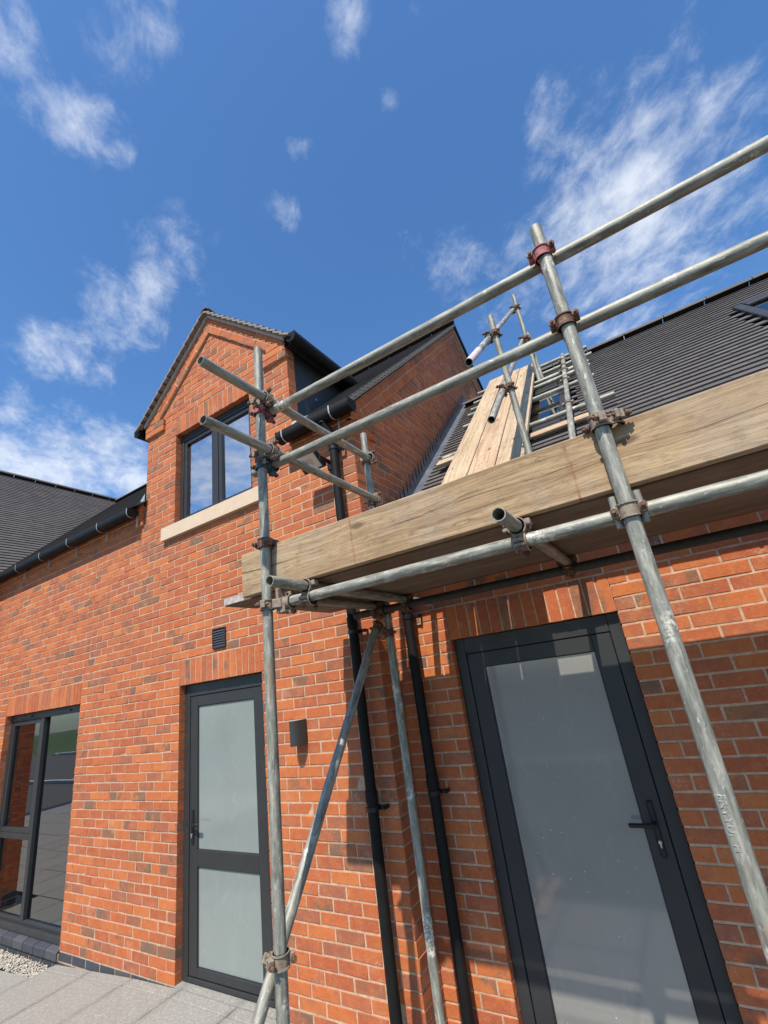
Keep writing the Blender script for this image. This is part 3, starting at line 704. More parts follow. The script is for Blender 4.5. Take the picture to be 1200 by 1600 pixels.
# dormer roof
DR = DA+.045                                              # ridge of dormer tiles
def zDR(x): return DR-DS*abs(x-DX)
cD = math.hypot(1, DS); ex0, ex1 = DW0-.10, DW1+.10
YV = -.088
for s_, ex in ((-1, ex0), (1, ex1)):
    ln = abs(ex-DX)
    o_ = (ex, 0, zDR(ex)-.012)
    if s_ > 0: Fm = slope_frame(o_, (0, 1, 0), (-1, 0, DS)); x0, x1 = YV, 2.35
    else: Fm = slope_frame(o_, (0, -1, 0), (1, 0, DS)); x0, x1 = -2.35, -YV
    if s_ > 0: pts = [(ex-.03, .0, zDR(ex-.03)-.035), (ex-.03, 2.3, zDR(ex-.03)-.035), (DX, 2.3, DR-.035), (DX, .0, DR-.035)]
    else: pts = [(DX, .0, DR-.035), (DX, 2.3, DR-.035), (ex+.03, 2.3, zDR(ex+.03)-.035), (ex+.03, .0, zDR(ex+.03)-.035)]
    rd = roof_deck('dormer_roof', house, pts, .03)
    roof_tiles(rd, Fm, x0, x1, ln*cD, lambda c: zDR(c.x) > zA(c.y)-.05, 75)
    if s_ > 0: roofD = rd
    e_ = DW0-.02 if s_ < 0 else DW1+.02
    verge(house, ((e_, -.050, zDR(e_)-.010), (DX, -.050, DR-.010), (0, .05, 0)))
ridge_tiles(roofD, (DX, YV, DR-.005), (DX, (DR-EA)/SA, DR-.005), .3, .08)
def verge_tiles(parent, a, c, n, across, depth, outw):
    """stepped tile ends along a verge from a (low) to c (high)"""
    a, c = Vector(a), Vector(c); d = (c-a)/n; L = d.length; u = d.normalized(); w_ = Vector(across).normalized(); nn = u.cross(w_)
    if nn.z < 0: nn = -nn
    for i in range(n):
        q = MB(); Fm = frame3(a+d*i, u, w_, nn) if u.cross(w_).z > 0 else frame3(a+d*i, u, -w_, nn)
        s_ = 1 if u.cross(w_).z > 0 else -1
        y0, y1 = sorted((0, s_*depth)); j = random.uniform(-.002, .002)
        vs = [(-.018, y0, .010+j), (L*1.02, y0, -.012+j), (L*1.02, y1, -.012+j), (-.018, y1, .010+j), (-.018, y0, .030+j), (L*1.02, y0, .006+j), (L*1.02, y1, .006+j), (-.018, y1, .030+j)]
        q.add(vs, [(0, 3, 2, 1), (4, 5, 6, 7), (0, 1, 5, 4), (1, 2, 6, 5), (2, 3, 7, 6), (3, 0, 4, 7)]); q.build('verge_tile', 'vtile', parent, Fm)
for ex in (ex0, ex1): verge_tiles(roofD, (ex, YV-.012, zDR(ex)-.012), (DX, YV-.012, DR-.012), 15, (0, 1, 0), .06, 0)
verge_tiles(roofA, (VX+.012, YE, zA(YE)-.012), (VX+.012, RY, RZ-.012), 49, (-1, 0, 0), .06, 0)
# cheeks, soffit and dormer gutters
def cheek(x, s_):
    ye = (zD(x)-EA)/SA+.05; zt = zD(x)-.09
    q = MB(); vs = []
    for xx in (x-.012, x+.012): vs += [(xx, .105, zA(.105)-.1), (xx, .105, zt), (xx, ye, zt), (xx, ye, zA(ye)-.1)]
    q.add(vs, [(0, 1, 2, 3), (7, 6, 5, 4)]+[(i, 4+i, 4+(i+1) % 4, (i+1) % 4) for i in range(4)])
    c = q.build('dormer_cheek', 'panel', house)
    q = MB(); q.bbox(x-.02, x+.075, .0, ye+.1, zt-.02, zt+.0, .003); q.build('soffit', 'dark', c)
    q = MB(); q.bbox(x+.05*s_-.008, x+.05*s_+.008, -.03, ye+.12, zt-.03, zt+.10, .002); q.build('fascia', 'black', c)
    return c
chk = cheek(DW1-.035, 1)
q = MB()
for zz in (4.62,): q.tube((DW1-.03, .42, zz), (DW1-.015, .42, zz), .012, 0, 12); 
q.build('rivet', 'white', chk)
cheek(DW0+.035, -1)
GP = [(x*.9, z*.9) for x, z in [(-.058, .045), (-.060, .0), (-.054, -.026), (-.036, -.048), (0, -.058), (.036, -.048), (.054, -.026), (.060, .0), (.058, .045), (.052, .045), (.053, .002), (.047, -.022), (.031, -.042), (0, -.051), (-.031, -.042), (-.047, -.022), (-.053, .002), (-.052, .045)]]
def gutter(house_, p0, p1, brs=(), caps=True, name='gutter'):
    """gutter running from p0 to p1 (centre of the channel)"""
    p0 = Vector(p0); p1 = Vector(p1); d = (p1-p0).normalized(); sx = d.cross(Vector((0, 0, 1)))
    Fm = frame3(p0, sx, d, (0, 0, 1)); L = (p1-p0).length
    q = MB(); q.extrude(GP, 0, L, None, True)
    solid = GP[:9]
    for y in (0, L-.006): q.extrude([(x*1.06, z*1.06) for x, z in solid], y-.001, y+.007)
    o = q.build(name, 'black', house_, Fm)
    for t in brs:
        b_ = MB(); pr_ = GP[:9]
        for (x0_, z0_), (x1_, z1_) in zip(pr_, pr_[1:]):
            b_.add([(x0_*1.09, t-.006, z0_*1.09), (x1_*1.09, t-.006, z1_*1.09), (x1_*1.09, t+.006, z1_*1.09), (x0_*1.09, t+.006, z0_*1.09)], [(0, 1, 2, 3)])
        b_.bbox(.058, .074, t-.0035, t+.0035, -.15, -.02, .001) if sx.y > 0 else b_.bbox(-.074, -.058, t-.0035, t+.0035, -.15, -.02, .001)
        b_.build('gutter_bracket', 'white', o, Fm)
    return o
GY = -.125; GZ = 3.955
gutter(house, (-4.25, GY, GZ), (DW0-.03, GY, GZ), [x+4.25 for x in (-3.29, -2.64, -1.96, -1.29, -.70)])
gA = gutter(house, (1.50, GY, GZ), (2.27, GY, GZ), [.07, .58])
gutter(house, (DW1+.125, -.07, zDR(DW1+.10)-.02), (DW1+.125, .95, zDR(DW1+.10)-.02))
gutter(house, (DW0-.125, .95, zDR(DW0-.10)-.02), (DW0-.125, -.07, zDR(DW0-.10)-.02))
# lead at the feet of the dormer cheeks
q = MB(); q.add([(1.545, -.005, 4.16), (1.545, -.005, 4.02), (1.60, -.10, 4.02), (1.60, -.08, 4.06), (1.9, .02, 4.14), (1.545, .1, 4.25)], [(0, 1, 2, 3), (0, 3, 4, 5)]); q.build('lead_saddle', 'leadl', house)
q = MB(); q.add([(DW0-.005, -.012, 4.20), (DW0-.005, -.012, 3.98), (DW0-.10, -.06, 3.98), (DW0-.10, -.05, 4.04), (DW0-.06, .1, 4.22)], [(0, 3, 2, 1), (0, 4, 3)]); q.build('lead_saddle', 'leadl', house)

# low roof
RYB = 3.13; YEB = .08
roofB = roof_deck('roof', low, [(2.16, YEB+.1, zB(YEB+.1)-.03), (6.6, YEB+.1, zB(YEB+.1)-.03), (6.6, RYB, zB(RYB)-.03), (2.16, RYB, zB(RYB)-.03)])
FRB = slope_frame((0, YEB, zB(YEB)-.012), (1, 0, 0), (0, 1, SB))
SK1 = (5.32, 6.05, 1.62, 2.44); SK2 = (3.20, 3.60, 1.35, 2.36)
def keepB(c):
    for s_ in (SK1, SK2):
        if s_[0]-.06 < c.x < s_[1]+.06 and s_[2]-.03 < c.y < s_[3]+.03: return False
    return True
roof_tiles(roofB, FRB, 2.24, 6.6, (RYB-YEB)*math.hypot(1, SB), keepB, 300)
ridge_tiles(roofB, (2.2, RYB, zB(RYB)-.01), (6.6, RYB, zB(RYB)-.01))
bkB = roof_deck('rear_roof', low, [(2.16, RYB, zB(RYB)), (6.6, RYB, zB(RYB)), (6.6, 6.1, zB(.2)), (2.16, 6.1, zB(.2))])
gB = gutter(low, (2.30, YB-.17, 2.63), (6.6, YB-.17, 2.63), [.5, 1.3, 2.1, 2.9, 3.7])
# stepped lead flashing where the low roof meets the side gable
q = MB(); X = 2.152; y = .25; x0 = X+.012
while y < 3.30:
    st = .0822
    z0, z1 = zB(y), zB(y+st)
    h = .185
    q.add([(x0, y, z0+.005), (x0, y+st, z1+.005), (x0, y+st, z1+.07), (x0, y+.008, z1+h-.02), (x0, y, z0+.07)], [(0, 1, 2, 3, 4)])
    y += st
a_ = (x0, .22, zB(.22)); c_ = (x0, 3.32, zB(3.32))
q.add([(x0, .2, zB(.2)+.03), (x0, 3.32, zB(3.32)+.03), (x0+.10, 3.32, zB(3.32)+.015), (x0+.10, .2, zB(.2)+.015)], [(0, 1, 2, 3)])
q.build('step_flashing', 'lead', low)
def rooflight(s_, name='rooflight'):
    nrm = Vector((0, -SB, 1)).normalized(); up = Vector((0, 1, SB)).normalized()
    L = (s_[3]-s_[2])*math.hypot(1, SB); W = s_[1]-s_[0]
    Fm = frame3((s_[0], s_[2], zB(s_[2])), (1, 0, 0), up, nrm)
    q = MB(); f = .045
    q.bbox(-.03, f, -.05, L+.05, -.05, .046, .006); q.bbox(W-f, W+.03, -.05, L+.05, -.05, .046, .006)
    q.bbox(f, W-f, -.05, f, -.05, .043, .006); q.bbox(f, W-f, L-f, L+.05, -.05, .052, .006)
    o = q.build(name, 'frame', low, Fm)
    q = MB(); q.bbox(-.10, W+.10, -.16, -.05, -.01, .03, .004); q.build('apron', 'lead', o, Fm)
    q = MB(); q.box(f-.003, W-f+.003, f-.003, L-f+.003, .016, .028); q.build('pane', 'rooflight', o, Fm)
    q = MB(); q.bbox(f, W-f, L-f-.10, L-f, .030, .056, .004); q.build('blind_box', 'frame', o, Fm)
    q = MB(); q.box(f-.01, W-f+.01, f-.01, L-f+.01, -.045, -.03); q.build('lining', 'room', o, Fm)
rooflight(SK1); rooflight(SK2)

# wing roof, facing +X
RXW = -7.85; zWr = 4.12+SA*(-4.3-RXW)
roofW = roof_deck('roof', wing, [(-4.33, 6.5, 4.12-.03), (RXW, 6.5, zWr-.03), (RXW, -.5, zWr-.03), (-4.33, -.5, 4.12-.03)])
FRW = slope_frame((-4.19, 0, 4.12-.10-.012), (0, 1, 0), (-1, 0, SA))
roof_tiles(roofW, FRW, -.56, 4.2, (-4.19-RXW)*cA, lambda c: zA(c.y) < 4.12+SA*(-4.3-c.x)+.12, 300)
ridge_tiles(roofW, (RXW, -.55, zWr), (RXW, 4.2, zWr))
roof_deck('rear_roof', wing, [(RXW, -.5, zWr), (RXW, 6.5, zWr), (-11.4, 6.5, 4.12), (-11.4, -.5, 4.12)])
gutter(wing, (-4.175, -.55, GZ), (-4.175, -.2, GZ))

# ------------------------------------------------------------------ pipes
def pipe(house_, x, yw, z0, z1, brs, neck=None, r=.034):
    y = yw-.072
    q = MB(); q.tube((x, y, z0), (x, y, z1), r, 0, 24)
    for z in brs: q.tube((x, y, z+.03), (x, y, z+.10), r+.0045, 0, 24)
    if neck: q.tube((x, y, z1-.01), neck, r, 0, 20); q.tube(neck, Vector(neck)+Vector((0, 0, .07)), r+.004, 0, 20)
    o = q.build('downpipe', 'black', house_)
    for z in brs:
        q = MB(); q.tube((x, y, z-.012), (x, y, z+.012), r+.005, r, 24)
        q.bbox(x-.006+r, x+.045+r, yw-.05, yw-.042, z-.011, z+.011, .002)
        q.bbox(x+.028+r, x+.045+r, yw-.05, yw-.003, z-.011, z+.011, .002); q.tube((x+.037+r, yw-.058, z), (x+.037+r, yw-.04, z), .006, 0, 8)
        q.bbox(x-.008, x+.008, yw-.05, yw-.001, z-.011, z+.011, .002); q.build('pipe_bracket', 'handle', o)
    return o
pipe(house, 2.010, 0, -.05, 3.80, (3.68, 1.19, 2.25), (1.975, GY, 3.90))
pipe(low, 2.325, YB, -.05, 2.48, (1.22, 2.3), (2.36, YB-.17, 2.58))

# ------------------------------------------------------------------ windows and doors
def rect_frame(q, x0, x1, z0, z1, wl, wr, wb, wt, y0, y1, c=.003):
    q.bbox(x0, x0+wl, y0, y1, z0, z1, c); q.bbox(x1-wr, x1, y0, y1, z0, z1, c)
    q.bbox(x0+wl, x1-wr, y0+.0005, y1, z0, z0+wb, c); q.bbox(x0+wl, x1-wr, y0+.0005, y1, z1-wt, z1, c)
def room(house_, x0, x1, y0, y1, z0, z1, dark=True):
    q = MB(); t = .05
    q.box(x0-t, x1+t, y1, y1+t, z0-t, z1+t); q.box(x0-t, x0, y0, y1, z0-t, z1+t); q.box(x1, x1+t, y0, y1, z0-t, z1+t); q.box(x0, x1, y0, y1, z1, z1+t)
    o = q.build('room_lining', 'room', house_)
    q = MB(); q.box(x0, x1, y0, y1, z0-t, z0); q.build('room_floor', 'floor', o)
def grip(parent, x, z, y, s_):
    """lever handle on a long plate; the lever points towards s_"""
    q = MB(); q.bbox(x-.014, x+.014, y-.010, y, z-.15, z+.10, .004)
    q.tube((x, y-.008, z), (x, y-.05, z), .011, 0, 14); q.bbox(min(x-.010*s_, x+.12*s_), max(x-.010*s_, x+.12*s_), y-.060, y-.040, z-.010, z+.010, .005)
    h = q.build('handle', 'handle', parent)
    k = MB(); k.tube((x, y-.018, z-.082), (x, y-.009, z-.082), .0085, 0, 14); k.bbox(x-.0045, x+.0045, y-.0175, y-.009, z-.106, z-.082, .001); k.build('lock_cylinder', 'chrome', h)
# window on the upper floor
x0, x1, z0, z1 = WINU
q = MB(); rect_frame(q, x0, x1, z0, z1, .045, .045, .045, .075, .062, .135); q.bbox((x0+x1)/2-.028, (x0+x1)/2+.028, .061, .135, z0+.045, z1-.075, .003)
wu = q.build('window', 'frame', house)
for a, c in ((x0+.045, (x0+x1)/2-.028), ((x0+x1)/2+.028, x1-.045)):
    q = MB(); rect_frame(q, a+.003, c-.003, z0+.048, z1-.078, .042, .042, .042, .042, .070, .128); s_ = q.build('sash', 'frame', wu)
    q = MB(); q.box(a+.04, c-.04, .095, .100, z0+.085, z1-.115); q.build('pane', 'skyglass', s_)
q = MB(); q.bbox(x0+.02, x1-.02, .056, .064, z1-.045, z1-.012, .002); q.build('trickle_vent', 'dark', wu)
q = MB(); q.extrude([(.062, z0), (-.045, z0-.006), (-.045, z0-.142), (.062, z0-.142)], -1.175, .285, Matrix(((0, -1, 0, 0), (1, 0, 0, 0), (0, 0, 1, 0), (0, 0, 0, 1))))
q.build('sill', 'stone', house)
room(house, -.5, 1.45, .14, 2.6, 3.3, 4.80)
q = MB(); q.box(x0+.02, x0+.14, .16, .165, z0-.02, z1); q.build('curtain', 'blind', wu)
# big window on the ground floor
x0, x1, z0, z1 = WINL; zb = .045; mx = -2.62
q = MB(); rect_frame(q, x0, x1, zb, z1, .05, .05, .06, .075, .062, .135); q.bbox(mx-.032, mx+.032, .060, .135, zb+.06, z1-.075, .003)
wl = q.build('window', 'frame', house)
q = MB(); rect_frame(q, x0+.053, mx-.035, .86, z1-.078, .045, .045, .045, .045, .068, .128); s_ = q.build('sash', 'frame', wl)
q = MB(); q.box(x0+.09, mx-.075, .095, .100, .90, z1-.12); q.build('pane', 'glass', s_)
q = MB(); q.bbox(x0+.05, mx-.032, .064, .132, .80, .858, .003); q.build('transom', 'frame', wl)
q = MB(); q.box(x0+.048, mx-.030, .095, .100, zb+.058, .802); q.build('pane', 'glass', wl)
q = MB(); q.box(mx+.030, x1-.048, .095, .100, zb+.058, z1-.073); q.build('pane', 'glass', wl)
for a, c in ((x0+.2, x0+.55), (mx+.2, mx+.62)): q = MB(); q.bbox(a, c, .050, .0615, z1-.050, z1-.028, .003); q.build('trickle_vent', 'panel', wl)
q = MB(); q.bbox(x0-.0, x1+.0, .03, .062, zb-.03, zb+.03, .004); q.build('cill', 'frame', wl)
room(house, -4.0, -.2, .14, 4.0, .0, 2.5)
q = MB(); q.bbox(-3.9, -.4, 2.2, 2.9, .55, .62, .01); q.bbox(-3.9, -.4, 2.2, 2.25, 0, .55, .01); q.build('counter', 'panel', wl)
# blue brick sill
p = (x1-x0)/8
for i in range(8):
    a = x0+i*p+.005; c = x0+(i+1)*p-.005; q = MB()
    q.extrude([(.062, .018), (-.014, -.004), (-.022, -.012), (-.022, -.070), (.062, -.070)], -c, -a, Matrix(((0, -1, 0, 0), (1, 0, 0, 0), (0, 0, 1, 0), (0, 0, 0, 1))))
    q.build('sill_brick', 'blue', wallA)
q = MB(); q.box(x0+.001, x1-.001, -.010, .06, -.074, -.020); q.build('sill_bed', 'mortar', wallA)
# door 1
def door(house_, x0, x1, z0, z1, yw, rec, glass, rails, hx, hs, fm, hz=1.04, stile=.095, top=.085):
    f = .068; q = MB(); rect_frame(q, x0+.004, x1-.004, z0, z1, f, f, .03, f+.03, yw+rec, yw+rec+.07)
    d = q.build('door', 'frame', house_)
    a, c, b0, t0 = x0+.004+f+.004, x1-.004-f-.004, z0+.036, z1-f-.034
    y0 = yw+rec+.006; q = MB()
    q.bbox(a, a+stile, y0, y0+.058, b0, t0, .003); q.bbox(c-stile, c, y0, y0+.058, b0, t0, .003)
    q.bbox(a+stile, c-stile, y0+.0005, y0+.058, b0, rails[0], .003); q.bbox(a+stile, c-stile, y0+.0005, y0+.058, t0-top, t0, .003)
    for r0, r1 in rails[1:]: q.bbox(a+stile, c-stile, y0+.0005, y0+.058, r0, r1, .003)
    lf = q.build('leaf', 'frame', d)
    edges = [rails[0]]+[v for r in rails[1:] for v in r]+[t0-top]
    for i in range(0, len(edges), 2):
        q = MB(); q.box(a+stile-.004, c-stile+.004, y0+.014, y0+.022, edges[i]-.004, edges[i+1]+.004); q.build('pane', fm, lf)
        q = MB(); e = .006
        rect_frame(q, a+stile-.001, c-stile+.001, edges[i]-.001, edges[i+1]+.001, e, e, e, e, y0+.008, y0+.016, .001); q.build('bead', 'dark', lf)
    grip(lf, hx, hz, y0, hs)
    q = MB(); q.box(x0-.0, x1+.0, yw+rec+.072, yw+rec+.08, z0, z1); q.build('backing', 'wall', d)
    return d
door(house, DOOR1[0], DOOR1[1], 0.012, DOOR1[3], 0, .055, None, [.105, (.733, .848)], .120, 1, 'frost', 1.035)
door(low, DOOR2[0], DOOR2[1], 0.012, DOOR2[3], YB, .045, None, [.12], DOOR2[1]-.126, -1, 'frost2', 1.05, .105, .09)

# ------------------------------------------------------------------ small things on the walls
q = MB(); n = 18; prof = [(.055*math.cos(math.pi*i/n), -.105*math.sin(math.pi*i/n)) for i in range(n+1)]
vs = [(1.41+x, -.002+y, 1.565) for x, y in prof]+[(1.41+x, -.002+y, 1.728) for x, y in prof]; m_ = n+1
q.add(vs, [(i, i+1, m_+i+1, m_+i) for i in range(n)], None, True); q.add(vs, [tuple(reversed(range(m_))), tuple(range(m_, 2*m_)), (0, m_, 2*m_-1, m_-1)])
wlamp = thing('wall_lamp', 'small grey half round wall lamp beside the pale glazed door', 'lamp', (1.41, 0, 1.56)); q.build('body', 'lamp', wlamp)
q = MB(); q.add([(1.41+x*.98, -.002+y*1.0, 1.7285) for x, y in prof], [tuple(range(m_))]); q.build('rim', 'white', wlamp)
vt = thing('wall_vent', 'small black louvred vent in the brickwork above the pale glazed door', 'vent', (.55, 0, 2.36))
q = MB(); rect_frame(q, .465, .63, 2.355, 2.525, .010, .010, .010, .010, -.018, 0); q.box(.475, .62, -.004, .0, 2.365, 2.515); q.build('frame', 'dark', vt)
for i in range(7):
    z = 2.368+i*.021; q = MB(); q.add([(.475, -.016, z), (.62, -.016, z), (.62, -.004, z+.021), (.475, -.004, z+.021), (.475, -.016, z-.002), (.62, -.016, z-.002)], [(0, 1, 2, 3), (4, 5, 1, 0)]); q.build('louvre', 'panel', vt)
fl = thing('floodlight', 'black floodlight with cream panel under the short gutter', 'lamp', (1.85, 0, 3.6))
FF = Matrix.Translation((1.84, -.17, 3.60)) @ Matrix.Rotation(R(52), 4, 'X')
q = MB(); rect_frame(q, -.105, .105, -.085, .085, .022, .022, .014, .014, -.02, .018); q.box(-.10, .10, .004, .016, -.08, .08); q.build('housing', 'handle', fl, FF)
q = MB(); q.box(-.085, .085, -.012, -.006, -.072, .072); pn = q.build('panel', 'cream', fl, FF)
q = MB(); q.box(-.03, .03, -.0145, -.0122, -.028, .028); q.build('led', 'stone', pn, FF)
q = MB(); q.bbox(1.955, 1.963, -.20, -.01, 3.56, 3.60, .002); q.bbox(1.90, 1.963, -.03, -.002, 3.54, 3.62, .003); q.build('arm', 'handle', fl)

# ------------------------------------------------------------------ scaffold
RT = .02415
def tube(name, p0, p1, parent, m='steel', cap_end=False):
    Fm, L = along(p0, p1); q = MB(); q.tube((0, 0, 0), (0, 0, L), RT, RT-.004, 28)
    return q.build(name, m, parent, Fm)
def coupler(parent, pa, da, pb, db, m='rust', flip=1, bolts=True):
    """right-angle or swivel coupler: clamps tube (pa,da) to tube (pb,db)"""
    pa, pb, da, db = Vector(pa), Vector(pb), Vector(da).normalized(), Vector(db).normalized()
    q = MB(); bl = []
    for p, d, o in ((pa, da, pb), (pb, db, pa)):
        k = (o-p); k = k-d*k.dot(d)
        k = k.normalized() if k.length > 1e-4 else d.orthogonal().normalized(); s_ = d.cross(k)*flip
        Fm = frame3(p, k, d.cross(k), d)
        q.tube((0, 0, -.024), (0, 0, .024), RT+.0062, RT+.0004, 20, Fm)
        for z in (-.024, .019): q.tube((0, 0, z), (0, 0, z+.005), RT+.0105, RT+.0004, 20, Fm)
        for sg in (1, -1):                                   # lugs on both sides
            q.bbox(-.020, -.008 if sg > 0 else .004, sg*(RT+.004) if sg > 0 else -(RT+.026), (RT+.026) if sg > 0 else -(RT+.004), -.017, .017, .003, Fm)
            if sg > 0: q.bbox(-.004, .010, RT+.004, RT+.030, -.017, .017, .003, Fm)
            bl.append((Fm, sg))
    mid = (pa+pb)/2; k = pb-pa; L = k.length
    if L > 1e-4:
        Fm, _ = along(pa, pb); q.bbox(-.022, .022, -.022, .022, L*.28, L*.72, .004, Fm)
    o = q.build('coupler', m, parent)
    if bolts:
        for Fm, sg in bl:
            b_ = MB(); y = sg*(RT+.017)
            b_.tube((-.045, y, 0), (.018, y, 0), .0058, 0, 8, Fm); b_.tube((-.036, y, 0), (-.024, y, 0), .0125, 0, 6, Fm); b_.build('bolt', 'rust', o)
    return o
Xd, Yd, Zd = Vector((1, 0, 0)), Vector((0, 1, 0)), Vector((0, 0, 1))
scf = thing('scaffold', 'galvanised tube scaffold with guard rails standing in front of the doors', 'scaffold', (3, -.65, 0))
YS, YR = -1.152, -1.102                                   # outer standards, rails inside them
def XL(z): return 2.276+.0125*max(0, min(4, z-.6))        # the left standard leans a little
tube('standard', (XL(.0)-.01, YS, 0.02), (XL(3.8)+.004, YS, 3.80), scf)
stR = tube('standard', (3.852, YS, 0.02), (3.874, YS, 3.525), scf)
tube('standard', (5.65, YS, 0.02), (5.65, YS, 3.6), scf)
tube('standard', (2.312, -.118, 0.02), (2.330, -.118, 3.66), scf)
tube('standard', (4.62, -.118, 0.02), (4.62, -.118, 2.9), scf)
ZR1, ZR2, ZL = 3.385, 3.056, 2.311
tube('guard_rail', (2.245, YR, ZR1+.004), (6.2, YR, ZR1-.004), scf)
tube('guard_rail', (2.20, YR, ZR2+.006), (6.2, YR, ZR2-.02), scf)
tube('ledger', (2.345, YR, ZL+.012), (6.2, YR, ZL-.012), scf)
tube('ledger', (2.105, -.167, 2.338), (6.2, -.167, 2.315), scf, 'shade_steel')  # inner ledger: shade under the platform boards is put into its colour
for x, y0, y1, z in ((2.368, -1.575, -.10, 3.440), (2.388, -1.575, -.125, 3.108), (2.513, -1.345, .185, 2.371), (2.285, -.93, -.06, 2.371), (3.51, -1.318, .185, 2.371), (4.75, -1.3, -.1, 2.371)):
    tube('transom', (x, y0, z), (x-.012, y1, z-.003), scf)
BR0 = Vector((2.255, -.135, 2.27)); BR1 = Vector((2.205, -1.105, .955)); bd = (BR1-BR0).normalized()
tube('brace', BR0, BR1+bd*1.29, scf)
# couplers on the left standard
for z, pr_, m in ((ZR1, YR, 'red'), (ZR2, YR, 'bluep'), (ZL+.01, YR, 'rust2')):
    coupler(scf, (XL(z), YS, z), Zd, (XL(z)+(.09 if z < 2.5 else .02), pr_, z), Xd, m)
coupler(scf, (XL(3.43), YS, 3.432), Zd, (2.366, YS, 3.440), Yd, 'rust2', -1); coupler(scf, (XL(3.1), YS, 3.108), Zd, (2.386, YS, 3.108), Yd, 'rust2', -1)
coupler(scf, (XL(2.63), YS, 2.625), Zd, (XL(2.63), YS+.03, 2.62), Zd, 'rust', 1)
for z, m in ((ZR1+.002, 'red'), (ZR2-.004, 'rust'), (ZL, 'rust2')): coupler(scf, (3.867, YS, z), Zd, (3.867, YR, z), Xd, m)
coupler(scf, (3.868, YS, 2.628), Zd, (3.905, YS+.02, 2.628), Zd, 'rust2', -1)
for x in (2.513, 3.51): coupler(scf, (x, YR, ZL), Xd, (x, YR, 2.371), Yd, 'rust2', 1)
for x in (2.505, 3.50, 2.278): coupler(scf, (x, -.167, 2.33), Xd, (x, -.167, 2.371), Yd, 'rust', -1)
for z in (3.437, 3.105): coupler(scf, (2.327, -.118, z), Zd, (2.372, -.125, z), Yd, 'rust2', 1)
coupler(scf, (2.316, -.118, 2.33), Zd, (2.316, -.167, 2.335), Xd, 'rust', 1)
coupler(scf, (2.318, -.118, 2.19), Zd, BR0+bd*.04+Vector((.01, 0, 0)), bd, 'rust', 1)
pc = BR0+(BR1-BR0)*1.0
coupler(scf, (XL(1), YS, .995), Zd, pc, bd, 'rust2', 1)
# sleeve plates either side of the ledger coupler on the right standard
q = MB()
for sx in (-1, 1): q.tube((3.865+sx*.036, YS+.028, 2.27), (3.865+sx*.036, YS+.028, 2.375), .012, 0, 14)
q.build('clamp_plate', 'steel', scf)
q = MB(); q.bbox(2.335, 2.352, -1.135, -1.085, 2.275, 2.395, .004); q.bbox(2.352, 2.385, -1.13, -1.12, 2.275, 2.33, .003); q.build('clamp_plate', 'rust2', scf)
# stamped letters on the right standard
tc = bpy.data.curves.new('stamp_text', 'FONT'); tc.body = 'ENVYUI  H'; tc.size = .027; tc.extrude = .0006; tc.space_character = 1.0
to = bpy.data.objects.new('stamp_text', tc); COL.objects.link(to)
dg = bpy.context.evaluated_depsgraph_get(); tm = bpy.data.meshes.new_from_object(to.evaluated_get(dg)); bpy.data.objects.remove(to)
tm.materials.clear(); tm.materials.append(MT['stamp'])
st = bpy.data.objects.new('stamped_letters', tm)
nv = Vector((CAM.x-3.85-.30, CAM.y-YS, 0)).normalized()    # side of the tube that carries the stamp
ax = Vector((0, 0, -1)); link(st, scf, frame3(Vector((3.858, YS, 1.545))+nv*(RT+.0002), ax, nv.cross(ax), nv))
tw = nv.cross(ax)
for v in tm.vertices:                                       # wrap onto the tube
    v.co.x += random.uniform(-.0004, .0004); h = v.co.y-.008; v.co.y = RT*math.sin(h/RT); v.co.z += RT*math.cos(h/RT)-RT

for nm, lab, x, y, rz in (('sole_board', 'square timber sole board under the foot of the diagonal brace', 2.158, -1.80, .1), ('sole_board', 'square timber sole board under the leaning left standard', 2.262, -1.152, -.05)):
    q = MB(); q.bbox(-.11, .11, -.16, .16, -.16, .004 if y > -1.3 else -.115, .006); o = q.build(nm, 'wood2', None, Matrix.Translation((x, y, .016)) @ Matrix.Rotation(rz, 4, 'Z')); tag(o, lab, 'board', 'sole boards under the scaffold')
# boards
BC = {}
def board(name, label, p0, L, ux, uy, m='wood', W=.225, Tk=.038, group=None, bands=(1, 1), band_m='steel', cat='board'):
    """p0: centre of the board; ux along, uy across"""
    ux, uy = Vector(ux).normalized(), Vector(uy).normalized()
    Fm = frame3(p0, ux, uy, ux.cross(uy)); q = MB(); q.bbox(-L/2, L/2, -Tk/2, Tk/2, -W/2, W/2, .004) if False else q.bbox(-L/2, L/2, -W/2, W/2, -Tk/2, Tk/2, .004)
    o = q.build(name, m, None, Fm); tag(o, label, cat, group)
    for s_, on in ((-1, bands[0]), (1, bands[1])):
        if on:
            b_ = MB(); a, c = sorted((s_*(L/2+.0012), s_*(L/2-.05)))
            b_.box(a, c, -W/2-.0012, W/2+.0012, -Tk/2-.0012, Tk/2+.0012); b_.build('end_band', band_m, o, Fm)
    return o
